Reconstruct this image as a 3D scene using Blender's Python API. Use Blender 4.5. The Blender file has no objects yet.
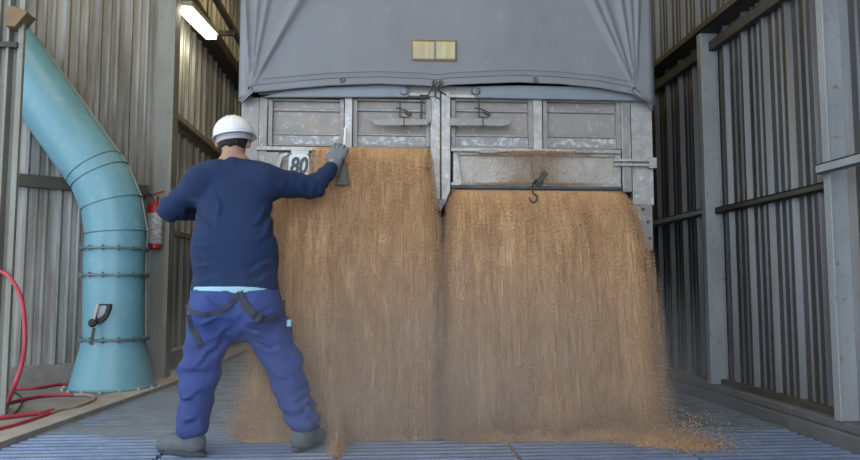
import bpy, math, random
import numpy as np
from mathutils import Vector, Matrix, noise
random.seed(7); rng = np.random.default_rng(7)
C = bpy.context.scene.collection
PI = math.pi
V = Vector

# ------------------------------------------------------------------ camera
F = 700.0
YAW = math.atan(51/700*math.cos(math.atan(58/700))); PIT = math.atan(58/700)
CAM = V((0, 0, 0.8))
Rv = V((math.cos(YAW), -math.sin(YAW), 0))
Fv = V((math.sin(YAW)*math.cos(PIT), math.cos(YAW)*math.cos(PIT), math.sin(PIT)))
Uv = Rv.cross(Fv)
cd = bpy.data.cameras.new('camera'); cam = bpy.data.objects.new('camera', cd); C.objects.link(cam)
cd.sensor_width = 36; cd.lens = F/860*36; cd.clip_start = 0.05; cd.clip_end = 200
cam.matrix_world = Matrix.Translation(CAM) @ Matrix((Rv, Uv, -Fv)).transposed().to_4x4()
bpy.context.scene.camera = cam

def ray(u, v):
    return Fv + Rv*((u-430)/F) - Uv*((v-230)/F)
def atY(u, v, Y):                       # point of the depth plane y = Y seen at (u, v)
    r = ray(u, v); return CAM + r*(Y/r.y)
def atZ(u, v, z):
    r = ray(u, v); return CAM + r*((z-CAM.z)/r.z)
def atX(u, v, X):
    r = ray(u, v); return CAM + r*(X/r.x)
def proj(p):
    d = V(p)-CAM; w = d.dot(Fv)
    return 430+F*d.dot(Rv)/w, 230-F*d.dot(Uv)/w

# ------------------------------------------------------------------ materials
def nt(name):
    m = bpy.data.materials.new(name); m.use_nodes = True
    t = m.node_tree; t.nodes.clear()
    o = t.nodes.new('ShaderNodeOutputMaterial'); b = t.nodes.new('ShaderNodeBsdfPrincipled')
    t.links.new(b.outputs[0], o.inputs[0])
    return m, t, b
def coords(t, scale):
    g = t.nodes.new('ShaderNodeNewGeometry')
    mp = t.nodes.new('ShaderNodeMapping'); mp.inputs['Scale'].default_value = scale
    t.links.new(g.outputs['Position'], mp.inputs['Vector']); return mp.outputs[0]
def noi(t, vec, sc, det=4, rough=.6):
    n = t.nodes.new('ShaderNodeTexNoise'); n.inputs['Scale'].default_value = sc
    n.inputs['Detail'].default_value = det; n.inputs['Roughness'].default_value = rough
    t.links.new(vec, n.inputs['Vector']); return n.outputs[0]
def ramp(t, fac, stops):
    r = t.nodes.new('ShaderNodeValToRGB'); e = r.color_ramp.elements
    while len(e) < len(stops): e.new(.5)
    for k, (p, c) in enumerate(stops): e[k].position = p; e[k].color = (*c, 1)
    t.links.new(fac, r.inputs[0]); return r.outputs[0]
def mix(t, fac, a, b, mode='MIX'):
    m = t.nodes.new('ShaderNodeMix'); m.data_type = 'RGBA'; m.blend_type = mode
    for s, x in ((m.inputs[0], fac), (m.inputs[6], a), (m.inputs[7], b)):
        if isinstance(x, (int, float)): s.default_value = x
        elif isinstance(x, tuple): s.default_value = (*x, 1)
        else: t.links.new(x, s)
    return m.outputs[2]
def bump(t, b, h, strength, dist=.01):
    n = t.nodes.new('ShaderNodeBump'); n.inputs['Strength'].default_value = strength; n.inputs['Distance'].default_value = dist
    t.links.new(h, n.inputs['Height']); t.links.new(n.outputs[0], b.inputs['Normal'])
def mat(name, c, c2=None, rough=.7, metal=0., scale=(1, 1, 1), sc=6, lo=.35, hi=.65, spots=None, bmp=0, bsc=80, emis=None, bscale=None, bd=.01):
    """c/c2 patches of the surface's own colour; spots = (colour, noise scale, lo, hi, stretch) for wear or dirt"""
    m, t, b = nt(name)
    col = c
    if c2: col = ramp(t, noi(t, coords(t, scale), sc), [(lo, c), (hi, c2)])
    else: col = ramp(t, noi(t, coords(t, scale), sc), [(.3, c), (.7, tuple(x*.88 for x in c))])
    for s in (spots or []):
        sco, ssc, slo, shi, sst = s
        f = ramp(t, noi(t, coords(t, sst), ssc, 6, .7), [(slo, (0, 0, 0)), (shi, (1, 1, 1))])
        col = mix(t, f, col, sco)
    t.links.new(col, b.inputs['Base Color'])
    b.inputs['Roughness'].default_value = rough; b.inputs['Metallic'].default_value = metal
    if bmp: bump(t, b, noi(t, coords(t, bscale or scale), bsc, 5), bmp, bd)
    if emis:
        b.inputs['Emission Color'].default_value = (*emis[0], 1); b.inputs['Emission Strength'].default_value = emis[1]
    return m
ST = (1, 1, .06)       # stretched along the vertical
M = {}
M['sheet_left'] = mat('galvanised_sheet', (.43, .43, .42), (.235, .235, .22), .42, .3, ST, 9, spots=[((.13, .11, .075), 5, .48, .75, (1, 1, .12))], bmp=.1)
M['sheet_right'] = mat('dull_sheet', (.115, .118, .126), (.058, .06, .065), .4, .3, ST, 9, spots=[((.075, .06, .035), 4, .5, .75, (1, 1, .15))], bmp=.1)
M['steel_right'] = mat('grey_blue_steel', (.30, .32, .33), (.23, .25, .265), .6, .1, (1, 1, .4), 5, spots=[((.16, .13, .10), 18, .58, .7, (1, 1, 1)), ((.36, .38, .4), 30, .66, .74, (1, 1, 1))])
M['steel_left'] = mat('green_grey_steel', (.25, .265, .24), (.20, .20, .175), .6, .1, (1, 1, .3), 5, spots=[((.13, .105, .075), 16, .6, .75, (1, 1, 1))])
M['steel_beige'] = mat('beige_steel', (.33, .29, .22), (.24, .21, .16), .6, .1, (1, 1, .4), 5, spots=[((.12, .10, .07), 12, .55, .72, (1, 1, 1))])
M['steel_dark'] = mat('dark_steel', (.05, .048, .04), (.035, .034, .03), .6, .2)
M['beam'] = mat('dirty_beam_steel', (.085, .08, .065), (.055, .052, .045), .6, .2, (1, 1, 1), 4)
M['concrete'] = mat('concrete', (.26, .25, .235), (.19, .185, .18), .9, 0, (1, 1, 1), 5, spots=[((.33, .28, .22), 9, .55, .75, (1, 1, 1)), ((.10, .095, .09), 22, .62, .75, (1, 1, 1))], bmp=.5, bsc=40)
M['kerb'] = mat('worn_kerb_concrete', (.34, .32, .30), (.27, .26, .25), .9, 0, (1, 1, 1), 7, spots=[((.36, .27, .19), 14, .58, .7, (1, 1, 1)), ((.13, .12, .11), 30, .62, .72, (1, 1, 1))], bmp=.6, bsc=50)
M['curb_dark'] = mat('dark_curb_concrete', (.125, .13, .135), (.09, .093, .098), .9, 0, (1, 1, 1), 4, spots=[((.19, .165, .14), 12, .6, .75, (1, 1, 1)), ((.04, .04, .045), 16, .63, .72, (1, 1, 1))], bmp=.5, bsc=40)
M['grate'] = mat('blue_grey_grate', (.21, .28, .44), (.15, .205, .34), .38, .35, (1, 1, 1), 6, spots=[((.42, .44, .48), 26, .6, .7, (1, 3, 1)), ((.27, .24, .2), 9, .62, .8, (1, 1, 1))])
M['pit'] = mat('pit_floor', (.05, .055, .07), (.035, .04, .055), .9)
M['floor_dust'] = mat('floor_dust', (.17, .20, .235), (.125, .155, .19), .95, 0, (1, 1, 1), 4, spots=[((.30, .29, .27), 14, .55, .75, (1, 1, 1)), ((.10, .13, .19), 8, .55, .75, (1, 3, 1)), ((.45, .42, .38), 60, .68, .74, (1, 1, 1))], bmp=.6, bsc=60)
M['pipe'] = mat('turquoise_paint', (.165, .365, .45), (.14, .325, .41), .42, 0, (1, 1, .5), 5, spots=[((.24, .42, .47), 14, .55, .72, (1, 1, 1)), ((.26, .25, .24), 24, .72, .8, (1, 1, .6))])
M['bolt'] = mat('dull_bolt_steel', (.16, .17, .18), (.10, .11, .115), .45, .5)
M['seam'] = mat('lapped_seam', (.13, .20, .23), (.10, .15, .17), .5, .2)
M['edge_light'] = mat('bare_metal_seam', (.48, .45, .44), (.38, .35, .33), .45, .3, (1, 1, .5), 12)
M['black'] = mat('black_rubber', (.02, .02, .023), (.012, .012, .014), .55)
M['iron'] = mat('dark_iron', (.06, .058, .05), (.04, .038, .03), .5, .4)
M['plate_glass'] = mat('pale_gauge_plate', (.30, .36, .40), (.22, .26, .3), .4)
M['hose_red'] = mat('red_hose_rubber', (.42, .035, .065), (.33, .03, .05), .5, spots=[((.34, .24, .2), 14, .62, .72, (1, 1, 1))])
M['hose_tan'] = mat('dusty_hose', (.34, .28, .23), (.25, .2, .17), .8, sc=14)
M['ext_red'] = mat('extinguisher_red', (.42, .02, .025), (.34, .018, .02), .3)
M['label'] = mat('faded_label', (.50, .50, .50), (.30, .32, .36), .6, 0, (1, 1, 2.2), 22, .45, .55)
# truck
M['zinc'] = mat('weathered_zinc', (.30, .288, .278), (.235, .222, .212), .5, .25, (1, 1, 1), 8, spots=[((.46, .45, .44), 26, .56, .68, (1, 1, .6)), ((.27, .17, .09), 15, .66, .74, (1, 1, .5))], bmp=.15)
M['zinc_bright'] = mat('scuffed_zinc_rail', (.43, .42, .41), (.30, .29, .28), .45, .3, (1, 1, 1), 16, spots=[((.62, .64, .68), 30, .58, .66, (1, 1, .7)), ((.24, .16, .09), 20, .64, .72, (1, 1, 1))], bmp=.1)
M['door'] = mat('tailgate_panel_paint', (.29, .272, .255), (.235, .218, .205), .55, .15, (1, 1, 1), 9, spots=[((.40, .38, .36), 30, .56, .68, (1, 1, 1)), ((.36, .25, .14), 7, .58, .72, (.5, 1, 3))], bmp=.15)
M['door_scuff'] = mat('scraped_panel_paint', (.29, .285, .28), (.25, .245, .24), .55, .15, (1, 1, 1), 9, spots=[((.52, .52, .52), 26, .50, .60, (1, 1, 1))], bmp=.15)
M['flap'] = mat('bare_aluminium_flap', (.44, .415, .375), (.34, .315, .28), .5, .3, (1, 1, .5), 9, spots=[((.34, .27, .19), 12, .56, .74, (1.5, 1, .2))], bmp=.12)
M['tarp'] = mat('grey_tarpaulin', (.185, .195, .218), (.172, .178, .19), .62, 0, (1, 1, 1), 3, spots=[((.22, .24, .27), 9, .6, .75, (1, 1, 1)), ((.19, .17, .15), 13, .64, .76, (1, 1, 1)), ((.28, .30, .33), 40, .7, .75, (1, 1, 3))], bmp=.12, bsc=30)
M['tarp_trim'] = mat('blue_grey_rail', (.20, .225, .262), (.18, .20, .225), .5, .1, (1, 1, 1), 7, spots=[((.30, .27, .23), 20, .62, .74, (1, 1, 1))])
M['thread'] = mat('seam_thread', (.11, .11, .115))
M['patch'] = mat('yellowed_window', (.40, .335, .19), (.47, .41, .25), .6, 0, (14, 1, 1), 2.5, .4, .6, spots=[((.26, .20, .11), 5, .6, .72, (20, 1, 1))])
M['wood'] = mat('dark_rust', (.16, .11, .06), (.22, .15, .08), .8)
M['white_paint'] = mat('white_plate', (.66, .69, .72), (.58, .60, .62), .45, sc=12)
M['digit'] = mat('black_digit', (.045, .05, .06), (.03, .034, .04), .5)
# people
M['skin'] = mat('skin', (.36, .205, .14), (.33, .185, .125), .55)
M['hair'] = mat('black_hair', (.018, .015, .013), (.01, .009, .009), .6, bmp=.5, bsc=60)
M['sweater'] = mat('navy_knit', (.0055, .022, .078), (.0045, .018, .066), .9, 0, (1, 1, 1), 7, spots=[((.035, .06, .125), 9, .66, .8, (1, 1, 1))], bmp=.35, bsc=260, bd=.004)
M['trousers'] = mat('royal_blue_workwear', (.026, .052, .205), (.021, .042, .165), .85, 0, (1, 1, 1), 6, spots=[((.042, .072, .23), 12, .58, .74, (1, 1, 1))], bmp=.4, bsc=40, bd=.006)
M['shirt'] = mat('pale_blue_shirt', (.30, .52, .62), (.26, .46, .56), .8)
M['strap'] = mat('dark_webbing', (.018, .022, .045), (.012, .015, .03), .7)
M['helmet'] = mat('white_helmet', (.72, .76, .82), (.68, .72, .78), .32)
M['helmet_in'] = mat('grey_helmet_lining', (.42, .41, .43), (.36, .35, .37), .7)
M['glove'] = mat('grey_glove', (.155, .17, .195), (.12, .13, .15), .75, spots=[((.34, .36, .38), 26, .62, .7, (1, 1, 1))], bmp=.3, bsc=120, bd=.003)
M['boot'] = mat('dusty_boot', (.105, .12, .135), (.075, .088, .10), .8, sc=16)
M['sole'] = mat('boot_sole', (.035, .04, .045))
M['lamp_body'] = mat('lamp_housing', (.36, .34, .28), (.30, .28, .23), .5)
M['lamp_glow'] = mat('lit_diffuser', (.8, .8, .7), None, .4, emis=((1, .93, .70), 19.))
M['roof'] = mat('roof_sheet', (.20, .185, .14), (.15, .135, .10), .5, .2, (1, 1, 1), 3)
M['eye'] = mat('eye', (.6, .6, .58), (.58, .58, .56), .2)

def grain_mat(name, base, alt, dark):
    m, t, b = nt(name)
    a = t.nodes.new('ShaderNodeAttribute'); a.attribute_name = 'tone'
    col = ramp(t, a.outputs['Fac'], [(0, dark), (.45, base), (1, alt)])
    f = ramp(t, noi(t, coords(t, (130, 130, 6)), 1.0, 5, .7), [(.30, (.84, .82, .79)), (.5, (1, 1, 1)), (.70, (1.18, 1.16, 1.12))])
    col = mix(t, 1.0, col, f, 'MULTIPLY')
    t.links.new(col, b.inputs['Base Color']); b.inputs['Roughness'].default_value = .75
    bump(t, b, noi(t, coords(t, (90, 90, 12)), 1.0, 4, .7), .35, .008)
    return m
M['wheat'] = grain_mat('wheat_stream', (.45, .272, .142), (.50, .335, .19), (.38, .225, .115))
M['wheat_grain'] = grain_mat('wheat_grains', (.46, .28, .150), (.60, .44, .29), (.33, .195, .10))

# ------------------------------------------------------------------ object helpers
def link(o, parent=None):
    C.objects.link(o)
    if parent: o.parent = parent; o.matrix_parent_inverse = Matrix.Translation(-V(parent.location)) if parent.location.length > 0 else Matrix.Identity(4)
    return o
def empty(name, label, cat, loc=(0, 0, 0), group=None):
    o = bpy.data.objects.new(name, None); C.objects.link(o); o.empty_display_size = .1
    o.location = loc; o['label'] = label; o['category'] = cat
    if group: o['group'] = group
    return o
def tag(o, label=None, cat=None, group=None, kind=None):
    if label: o['label'] = label
    if cat: o['category'] = cat
    if group: o['group'] = group
    if kind: o['kind'] = kind
    return o
class MB:
    def __init__(s): s.v = []; s.f = []
    def add(s, vs, fs):
        n = len(s.v); s.v += [tuple(x) for x in vs]; s.f += [tuple(i+n for i in f) for f in fs]; return s
    def hexa(s, p):      # 8 points, bottom ring then top ring
        return s.add(p, [(3, 2, 1, 0), (4, 5, 6, 7), (0, 1, 5, 4), (1, 2, 6, 5), (2, 3, 7, 6), (3, 0, 4, 7)])
    def box(s, x0, x1, y0, y1, z0, z1):
        return s.hexa([(x0, y0, z0), (x1, y0, z0), (x1, y1, z0), (x0, y1, z0), (x0, y0, z1), (x1, y0, z1), (x1, y1, z1), (x0, y1, z1)])
    def bar(s, a, b, w, h, up=(0, 0, 1)):
        a = V(a); b = V(b); d = (b-a).normalized(); r = d.cross(V(up))
        if r.length < 1e-4: r = d.cross(V((0, 1, 0)))
        r.normalize(); n = r.cross(d); r = r*w/2; n = n*h/2
        return s.hexa([a-r-n, a+r-n, b+r-n, b-r-n, a-r+n, a+r+n, b+r+n, b-r+n])
    def prism(s, pts, y0, y1):       # (x, z) outline drawn counter-clockwise seen from -y
        n = len(pts)
        return s.add([(x, y0, z) for x, z in pts]+[(x, y1, z) for x, z in pts],
                     [tuple(range(n)), tuple(range(2*n-1, n-1, -1))]+[(i, i+n, (i+1) % n+n, (i+1) % n) for i in range(n)])
    def tube(s, path, r, n=10, caps=True, flat=None):
        path = [V(p) for p in path]; rs = r if isinstance(r, (list, tuple)) else [r]*len(path)
        N = len(path); base = len(s.v); up = None
        for i, p in enumerate(path):
            d = (path[min(i+1, N-1)]-path[max(i-1, 0)]).normalized()
            if up is None:
                up = d.cross(V((0, 1, 0)) if flat is None else V(flat))
                if up.length < .05: up = d.cross(V((1, 0, 0)))
            up = (up-d*up.dot(d)).normalized(); w = d.cross(up)
            k = 1.
            if 0 < i < N-1:
                c = (path[i]-path[i-1]).normalized().dot((path[i+1]-path[i]).normalized()); k = 1
            for j in range(n):
                a = 2*PI*j/n
                s.v.append(tuple(p+up*(math.cos(a)*rs[i]*k)+w*(math.sin(a)*rs[i]*k)))
        for i in range(N-1):
            for j in range(n):
                a = base+i*n+j; b = base+i*n+(j+1) % n
                s.f.append((a, b, b+n, a+n))
        if caps:
            s.f.append(tuple(base+j for j in reversed(range(n)))); s.f.append(tuple(base+(N-1)*n+j for j in range(n)))
        return s
    def lathe(s, c, prof, n=32, axis=(0, 0, 1), close=False):   # prof [(r, h)]
        ax = V(axis).normalized(); a = ax.orthogonal().normalized(); b = ax.cross(a); c = V(c); base = len(s.v)
        for r, h in prof:
            for j in range(n):
                t = 2*PI*j/n; s.v.append(tuple(c+ax*h+a*(r*math.cos(t))+b*(r*math.sin(t))))
        P = len(prof)
        for i in range(P-1 if not close else P):
            for j in range(n):
                p = base+i*n; q = base+((i+1) % P)*n
                s.f.append((p+j, p+(j+1) % n, q+(j+1) % n, q+j))
        if not close:
            s.f.append(tuple(base+j for j in reversed(range(n)))); s.f.append(tuple(base+(P-1)*n+j for j in range(n)))
        return s
    def build(s, name, m, parent=None, bevel=0, smooth=False, sub=0, solid=0):
        me = bpy.data.meshes.new(name); me.from_pydata(s.v, [], s.f); me.materials.append(M[m] if isinstance(m, str) else m)
        me.update()
        o = bpy.data.objects.new(name, me); link(o, parent)
        if solid: q = o.modifiers.new('s', 'SOLIDIFY'); q.thickness = solid; q.offset = 0
        if bevel:
            q = o.modifiers.new('b', 'BEVEL'); q.width = bevel; q.segments = 2; q.limit_method = 'ANGLE'; q.angle_limit = .7
        if sub: q = o.modifiers.new('u', 'SUBSURF'); q.levels = q.render_levels = sub
        if smooth:
            me.polygons.foreach_set('use_smooth', [True]*len(me.polygons))
            if smooth == 'auto':
                me.set_sharp_from_angle(angle=.6)
        return o
def bez(pts, n=8):                   # Catmull-Rom through points
    P = [V(p) for p in pts]; out = []
    for i in range(len(P)-1):
        p0 = P[max(i-1, 0)]; p1 = P[i]; p2 = P[i+1]; p3 = P[min(i+2, len(P)-1)]
        for k in range(n):
            t = k/n
            out.append(.5*((2*p1)+(p2-p0)*t+(2*p0-5*p1+4*p2-p3)*t*t+(3*p1-p0-3*p2+p3)*t**3))
    out.append(P[-1]); return out

# ------------------------------------------------------------------ building
PITCH = .25
PROF = [(0, 0), (.020, .032), (.046, .032), (.066, 0), (.108, 0), (.118, .010), (.130, .010), (.140, 0), (.178, 0), (.188, .010), (.2, .010), (.210, 0)]
def sheet(mb, p0, p1, z0, z1, inward, flip=False, th=.004):
    """trapezoidal cladding between two ground points; inward = unit vector into the hall"""
    p0 = V((*p0, 0)); p1 = V((*p1, 0)); d = p1-p0; L = d.length; d.normalize(); n = V((*inward, 0)).normalized()
    pts = []
    for k in range(int(L/PITCH)+1):
        for s, h in PROF:
            x = k*PITCH+s
            if x <= L: pts.append((x, h))
    pts.append((L, 0))
    N = len(pts); vs = []
    for z in (z0, z1):
        for off in (0, -th):
            for x, h in pts: vs.append(p0+d*x+n*(h+off)+V((0, 0, z)))
    fs = []
    for i in range(N-1):
        fs.append((i, i+1, 2*N+i+1, 2*N+i)); fs.append((N+i+1, N+i, 3*N+i, 3*N+i+1))
        fs.append((i+1, i, N+i, N+i+1)); fs.append((2*N+i, 2*N+i+1, 3*N+i+1, 3*N+i))
    fs.append((0, 2*N, 3*N, N)); fs.append((N-1, 2*N-1, 4*N-1, 3*N-1))
    mb.add(vs, fs)

XR = 2.47; YB = 13.0; ZT = 5.6
# right wall
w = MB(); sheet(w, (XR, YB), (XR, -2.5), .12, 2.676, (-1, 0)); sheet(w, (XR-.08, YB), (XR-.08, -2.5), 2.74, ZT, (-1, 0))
tag(w.build('wall_right', 'sheet_right'), kind='structure')
# left walls (a splayed panel behind the pipe, then the long wall)
A = V((-3.80, 5.03)); B = V((-2.06, 6.29)); XL = -2.07
w = MB(); sheet(w, tuple(B+(B-A).normalized()*.10), tuple(A), .19, ZT, (-(B-A).y*-1, -(B-A).x))
tag(w.build('wall_left_splayed', 'sheet_left'), kind='structure').name = 'wall_left.001'
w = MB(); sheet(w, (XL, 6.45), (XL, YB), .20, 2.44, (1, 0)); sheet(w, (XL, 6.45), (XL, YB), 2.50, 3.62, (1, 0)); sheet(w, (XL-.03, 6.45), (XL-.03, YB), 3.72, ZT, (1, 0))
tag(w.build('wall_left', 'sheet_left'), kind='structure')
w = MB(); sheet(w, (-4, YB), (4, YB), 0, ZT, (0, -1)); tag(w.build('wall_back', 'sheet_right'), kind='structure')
w = MB().box(-4.2, 3.0, -2.5, YB+.1, ZT, ZT+.08); tag(w.build('ceiling', 'roof'), kind='structure')
# sills and curbs
s = MB(); d = (B-A).normalized(); n = V((d.y, -d.x)); a0 = A-n*.1; a1 = B-n*.1+d*.0; b0 = A+n*.03; b1 = B+n*.03
s.hexa([(*b0, 0), (*b1, 0), (*a1, 0), (*a0, 0), (*b0, .19), (*b1, .19), (*a1, .19), (*a0, .19)])
tag(s.build('trim_1', 'concrete', bevel=.008), kind='structure')
s = MB().box(XL-.15, -1.96, 6.2, YB, 0, .20); tag(s.build('trim_2', 'concrete', bevel=.01), kind='structure')
s = MB(); y0 = -2.5
s.box(2.33, 2.7, y0, YB, -.02, .075); s.box(2.35, 2.7, y0, YB, .075, .125)
tag(s.build('trim_3', 'curb_dark', bevel=.01), kind='structure')
# floor
s = MB().box(-6, 3, -2.5, YB, -.62, -.5); tag(s.build('floor', 'pit'), kind='structure')
# raised concrete floor on the left, its edge runs beside the grates
k0 = atZ(0, 448, 0); k1 = atZ(180, 383, 0); kd = (k1-k0)
def kx(Y): return k0.x+(Y-k0.y)*kd.x/kd.y
Yk = (1.0, 3.0, 4.5, 6.0, YB)
s = MB()
for i in range(4):
    a, b = Yk[i], Yk[i+1]; xa, xb = min(kx(a), -1.62), min(kx(b), -1.62)
    s.hexa([(-6, a, -.5), (xa-.22, a, -.5), (xb-.22, b, -.5), (-6, b, -.5), (-6, a, .024), (xa-.22, a, .024), (xb-.22, b, .024), (-6, b, .024)])
tag(s.build('floor_concrete', 'concrete'), kind='structure').name = 'floor.001'
s = MB()
for i in range(4):
    a, b = Yk[i], Yk[i+1]; xa, xb = min(kx(a), -1.62), min(kx(b), -1.62)
    s.hexa([(xa-.22, a, -.5), (xa, a, -.5), (xb, b, -.5), (xb-.22, b, -.5), (xa-.22, a, .03), (xa, a, .03), (xb, b, .03), (xb-.22, b, .03)])
tag(s.build('trim_4', 'kerb', bevel=.004), kind='structure')

# grates: bars run across the hall
SE = [None, -1.045, -.195, .665, 1.52, 2.33]
GL = ['steel bar floor grate beside the kerb below the blue pipe', 'steel bar floor grate under the worker in blue', 'steel bar floor grate under the left grain stream',
      'steel bar floor grate under the right grain stream', 'steel bar floor grate along the dark right wall curb']
def barprof(mb, x0, x1, y, w=.046, h=.03):
    p = [(-w/2, -h), (-w/2, -.008), (-w/2+.009, 0), (w/2-.009, 0), (w/2, -.008), (w/2, -h)]
    n = 6; mb.add([(x0, y+a, z) for a, z in p]+[(x1, y+a, z) for a, z in p], [tuple(range(n)), tuple(range(2*n-1, n-1, -1))]+[((i+1) % n, i, i+n, (i+1) % n+n) for i in range(n)])
for g in range(5):
    mb = MB(); y = 1.6
    while y < 12.9:
        x0 = (min(kx(y), -1.62)+.006) if g == 0 else SE[g]+.014
        barprof(mb, x0, SE[g+1]-.012, y); y += .074
    xm = (SE[g+1]-.4)
    for xx in ([SE[g+1]-.05, (-1.55 if g == 0 else SE[g]+.06)]):
        mb.box(xx-.012, xx+.012, 1.6, 12.9, -.10, -.03)
    tag(mb.build('floor_grate', 'grate'), GL[g], 'floor grate', 'steel bar grates of the floor pit')
# dust lying on and between the bars
def heightfield(name, m, x0, x1, y0, y1, nx, ny, fn, label, cat, depth=.0):
    vs = []; fs = []
    for j in range(ny+1):
        for i in range(nx+1):
            x = x0+(x1-x0)*i/nx; y = y0+(y1-y0)*j/ny
            vs.append((x, y, fn(x, y)))
    for j in range(ny):
        for i in range(nx):
            a = j*(nx+1)+i; fs.append((a, a+1, a+nx+2, a+nx+1))
    mb = MB().add(vs, fs); o = mb.build(name, m, smooth=True)
    return tag(o, label, cat, kind='stuff')
def nz(x, y, z=0): return noise.noise(V((x, y, z)))
def dustz(x, y):
    edge = 3.90 + .10*nz(x*2, 3)+.05*nz(x*9, y*4) + (-.28 if x > 1.45 else 0)*min(1, (x-1.45)/.5 if x > 1.45 else 0) + (.0 if x > -1.05 else -.12)
    f = min(1, max(0, (y-edge)/.25))
    return -.04+f*.0395+.0045*nz(x*5, y*7)+.002*nz(x*30, y*30)
heightfield('floor_dust', 'floor_dust', -1.93, 2.34, 3.45, 12.8, 260, 420, dustz, 'grey dust and chaff packed between the bars of the floor grates', 'dust')

# columns: H sections
def column(x0, x1, y0, y1, z0, z1, m, label, name='steel_column', cat='column', fl=.012, group=None):
    mb = MB(); xm = (x0+x1)/2; ym = (y0+y1)/2
    mb.box(x0, x0+fl, y0, y1, z0, z1); mb.box(x1-fl, x1, y0, y1, z0, z1); mb.box(x0+fl, x1-fl, y0+.006, y0+.014, z0, z1)
    return tag(mb.build(name, m, bevel=.003), label, cat, group)
GC = 'steel columns of the hall'
column(2.336, 2.465, 4.84, 4.90, .125, 2.665, 'steel_right', 'pale grey steel column on the right wall nearest to the truck', group=GC)
column(2.338, 2.46, 3.45, 3.505, .125, 2.665, 'steel_right', 'blue-grey steel column at the right edge, with the near rail fixed across it', group=GC)
# splayed corner post at the far end of the pipe bay
mb = MB(); pA = atY(150, 300, 6.24).x; pB = atY(164, 300, 6.24).x; pC = atY(168.5, 300, 6.24).x
mb.box(pA, pB, 6.24, 6.26, .0, ZT); mb.box(pB, pC, 6.20, 6.36, .0, ZT); mb.box(pA-.03, pA, 6.29, 6.33, 0, ZT)
tag(mb.build('steel_column', 'steel_left', bevel=.003), 'green-grey steel corner column behind the fire extinguisher', 'column', GC)
mb = MB()
for k, yy in enumerate(np.arange(.4, 5.4, .22)): mb.lathe((pB-.035, 6.239, yy), [(.007, 0), (.007, .005)], 8, (0, -1, 0))
# near left post, in the foreground
xr = atZ(5, 415, .024).x; yp = atZ(5, 415, .024).y
mb = MB()
mb.box(xr-.035, xr, yp, yp+.03, .024, ZT); mb.box(xr-.085, xr-.035, yp+.05, yp+.06, .024, ZT); mb.box(xr-.10, xr-.085, yp-.01, yp+.12, .024, ZT)
mb.box(xr-.15, xr-.10, yp+.03, yp+.05, .024, ZT); mb.box(xr-.165, xr-.15, yp, yp+.14, .024, ZT)
tag(mb.build('steel_column', 'steel_left', bevel=.003), 'ribbed steel post at the left edge in front of the blue pipe', 'column', GC)
mb = MB(); q = atY(3, 44, yp); mb.box(xr-.5, xr-.03, yp-.018, yp+.01, q.z-.025, q.z+.012)
tag(mb.build('steel_rail', 'iron', bevel=.003), 'dark short rail crossing the left edge post near the top', 'rail', 'wall rails')

# rails and beams
GR = 'wall rails'
def lrail(x0, x1, y0, y1, z0, z1, m, label, name='steel_rail', lip=True):
    mb = MB(); mb.box(x0, x1, y0, y1, z0, z0+.01); mb.box(x0, x1, y0, y1, z1-.01, z1)
    if x0 > 0: mb.box(x0, x0+.008, y0, y1, z0, z1)
    else: mb.box(x1-.008, x1, y0, y1, z0, z1)
    return tag(mb.build(name, m, bevel=.002), label, 'rail', GR)
lrail(2.40, 2.455, 3.51, 4.83, 1.33, 1.375, 'beam', 'dark rail across the right wall between the two columns')
lrail(2.40, 2.455, 4.93, YB-.05, 1.345, 1.395, 'steel_right', 'grey rail on the right wall just beyond the truck')
lrail(2.295, 2.335, -2.4, 3.50, 1.395, 1.45, 'steel_right', 'pale grey rail fixed over the nearest right column')
mb = MB(); mb.box(2.325, 2.62, -2.4, YB, 2.668, 2.68); mb.box(2.325, 2.337, -2.4, YB, 2.668, 2.722)
tag(mb.build('steel_beam', 'beam', bevel=.003), 'wide dark beam along the top of the right wall columns', 'beam')
mb = MB(); mb.box(2.40, 2.455, -2.4, YB, 2.53, 2.60)
tag(mb.build('steel_rail', 'beam', bevel=.003), 'dark upper rail under the right wall beam', 'rail', GR)
mb = MB(); mb.box(2.40, 2.46, 3.52, 4.83, .125, .16); tag(mb.build('steel_rail', 'beam', bevel=.003), 'dark base rail on the right curb between the columns', 'rail', GR)
mb = MB(); mb.box(-2.03, -1.98, 6.36, YB, 1.31, 1.36)
tag(mb.build('steel_rail', 'steel_beige', bevel=.003), 'lower beige rail on the left wall beside the worker\'s elbow', 'rail', GR)
mb = MB(); mb.box(-2.05, -1.97, 6.36, YB, 2.45, 2.51); mb.box(-2.05, -2.035, 6.36, YB, 2.38, 2.45)
tag(mb.build('steel_rail', 'steel_beige', bevel=.003), 'upper beige rail on the left wall behind the white helmet', 'rail', GR)
mb = MB(); mb.box(-2.09, -1.86, 6.3, YB, 3.62, 3.64); mb.box(-1.875, -1.86, 6.3, YB, 3.60, 3.74); mb.box(-1.76, -1.70, 6.3, YB, 3.80, 3.86)
for k in range(6): mb.box(-2.09, -1.70, 7.0+k*1.1, 7.04+k*1.1, 3.74, 3.80)
tag(mb.build('steel_beam', 'beam', bevel=.003), 'dirty beam with brackets above the lit lamp on the left wall', 'beam')
# sloping panel rail behind the pipe
mb = MB(); P0 = A+n*.06; P1 = B+n*.06; mb.bar((*P0, 1.645), (*P1, 1.645), .05, .10)
tag(mb.build('steel_rail', 'beam', bevel=.004), 'brown rail behind the elbow of the blue pipe', 'rail', GR)

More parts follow.
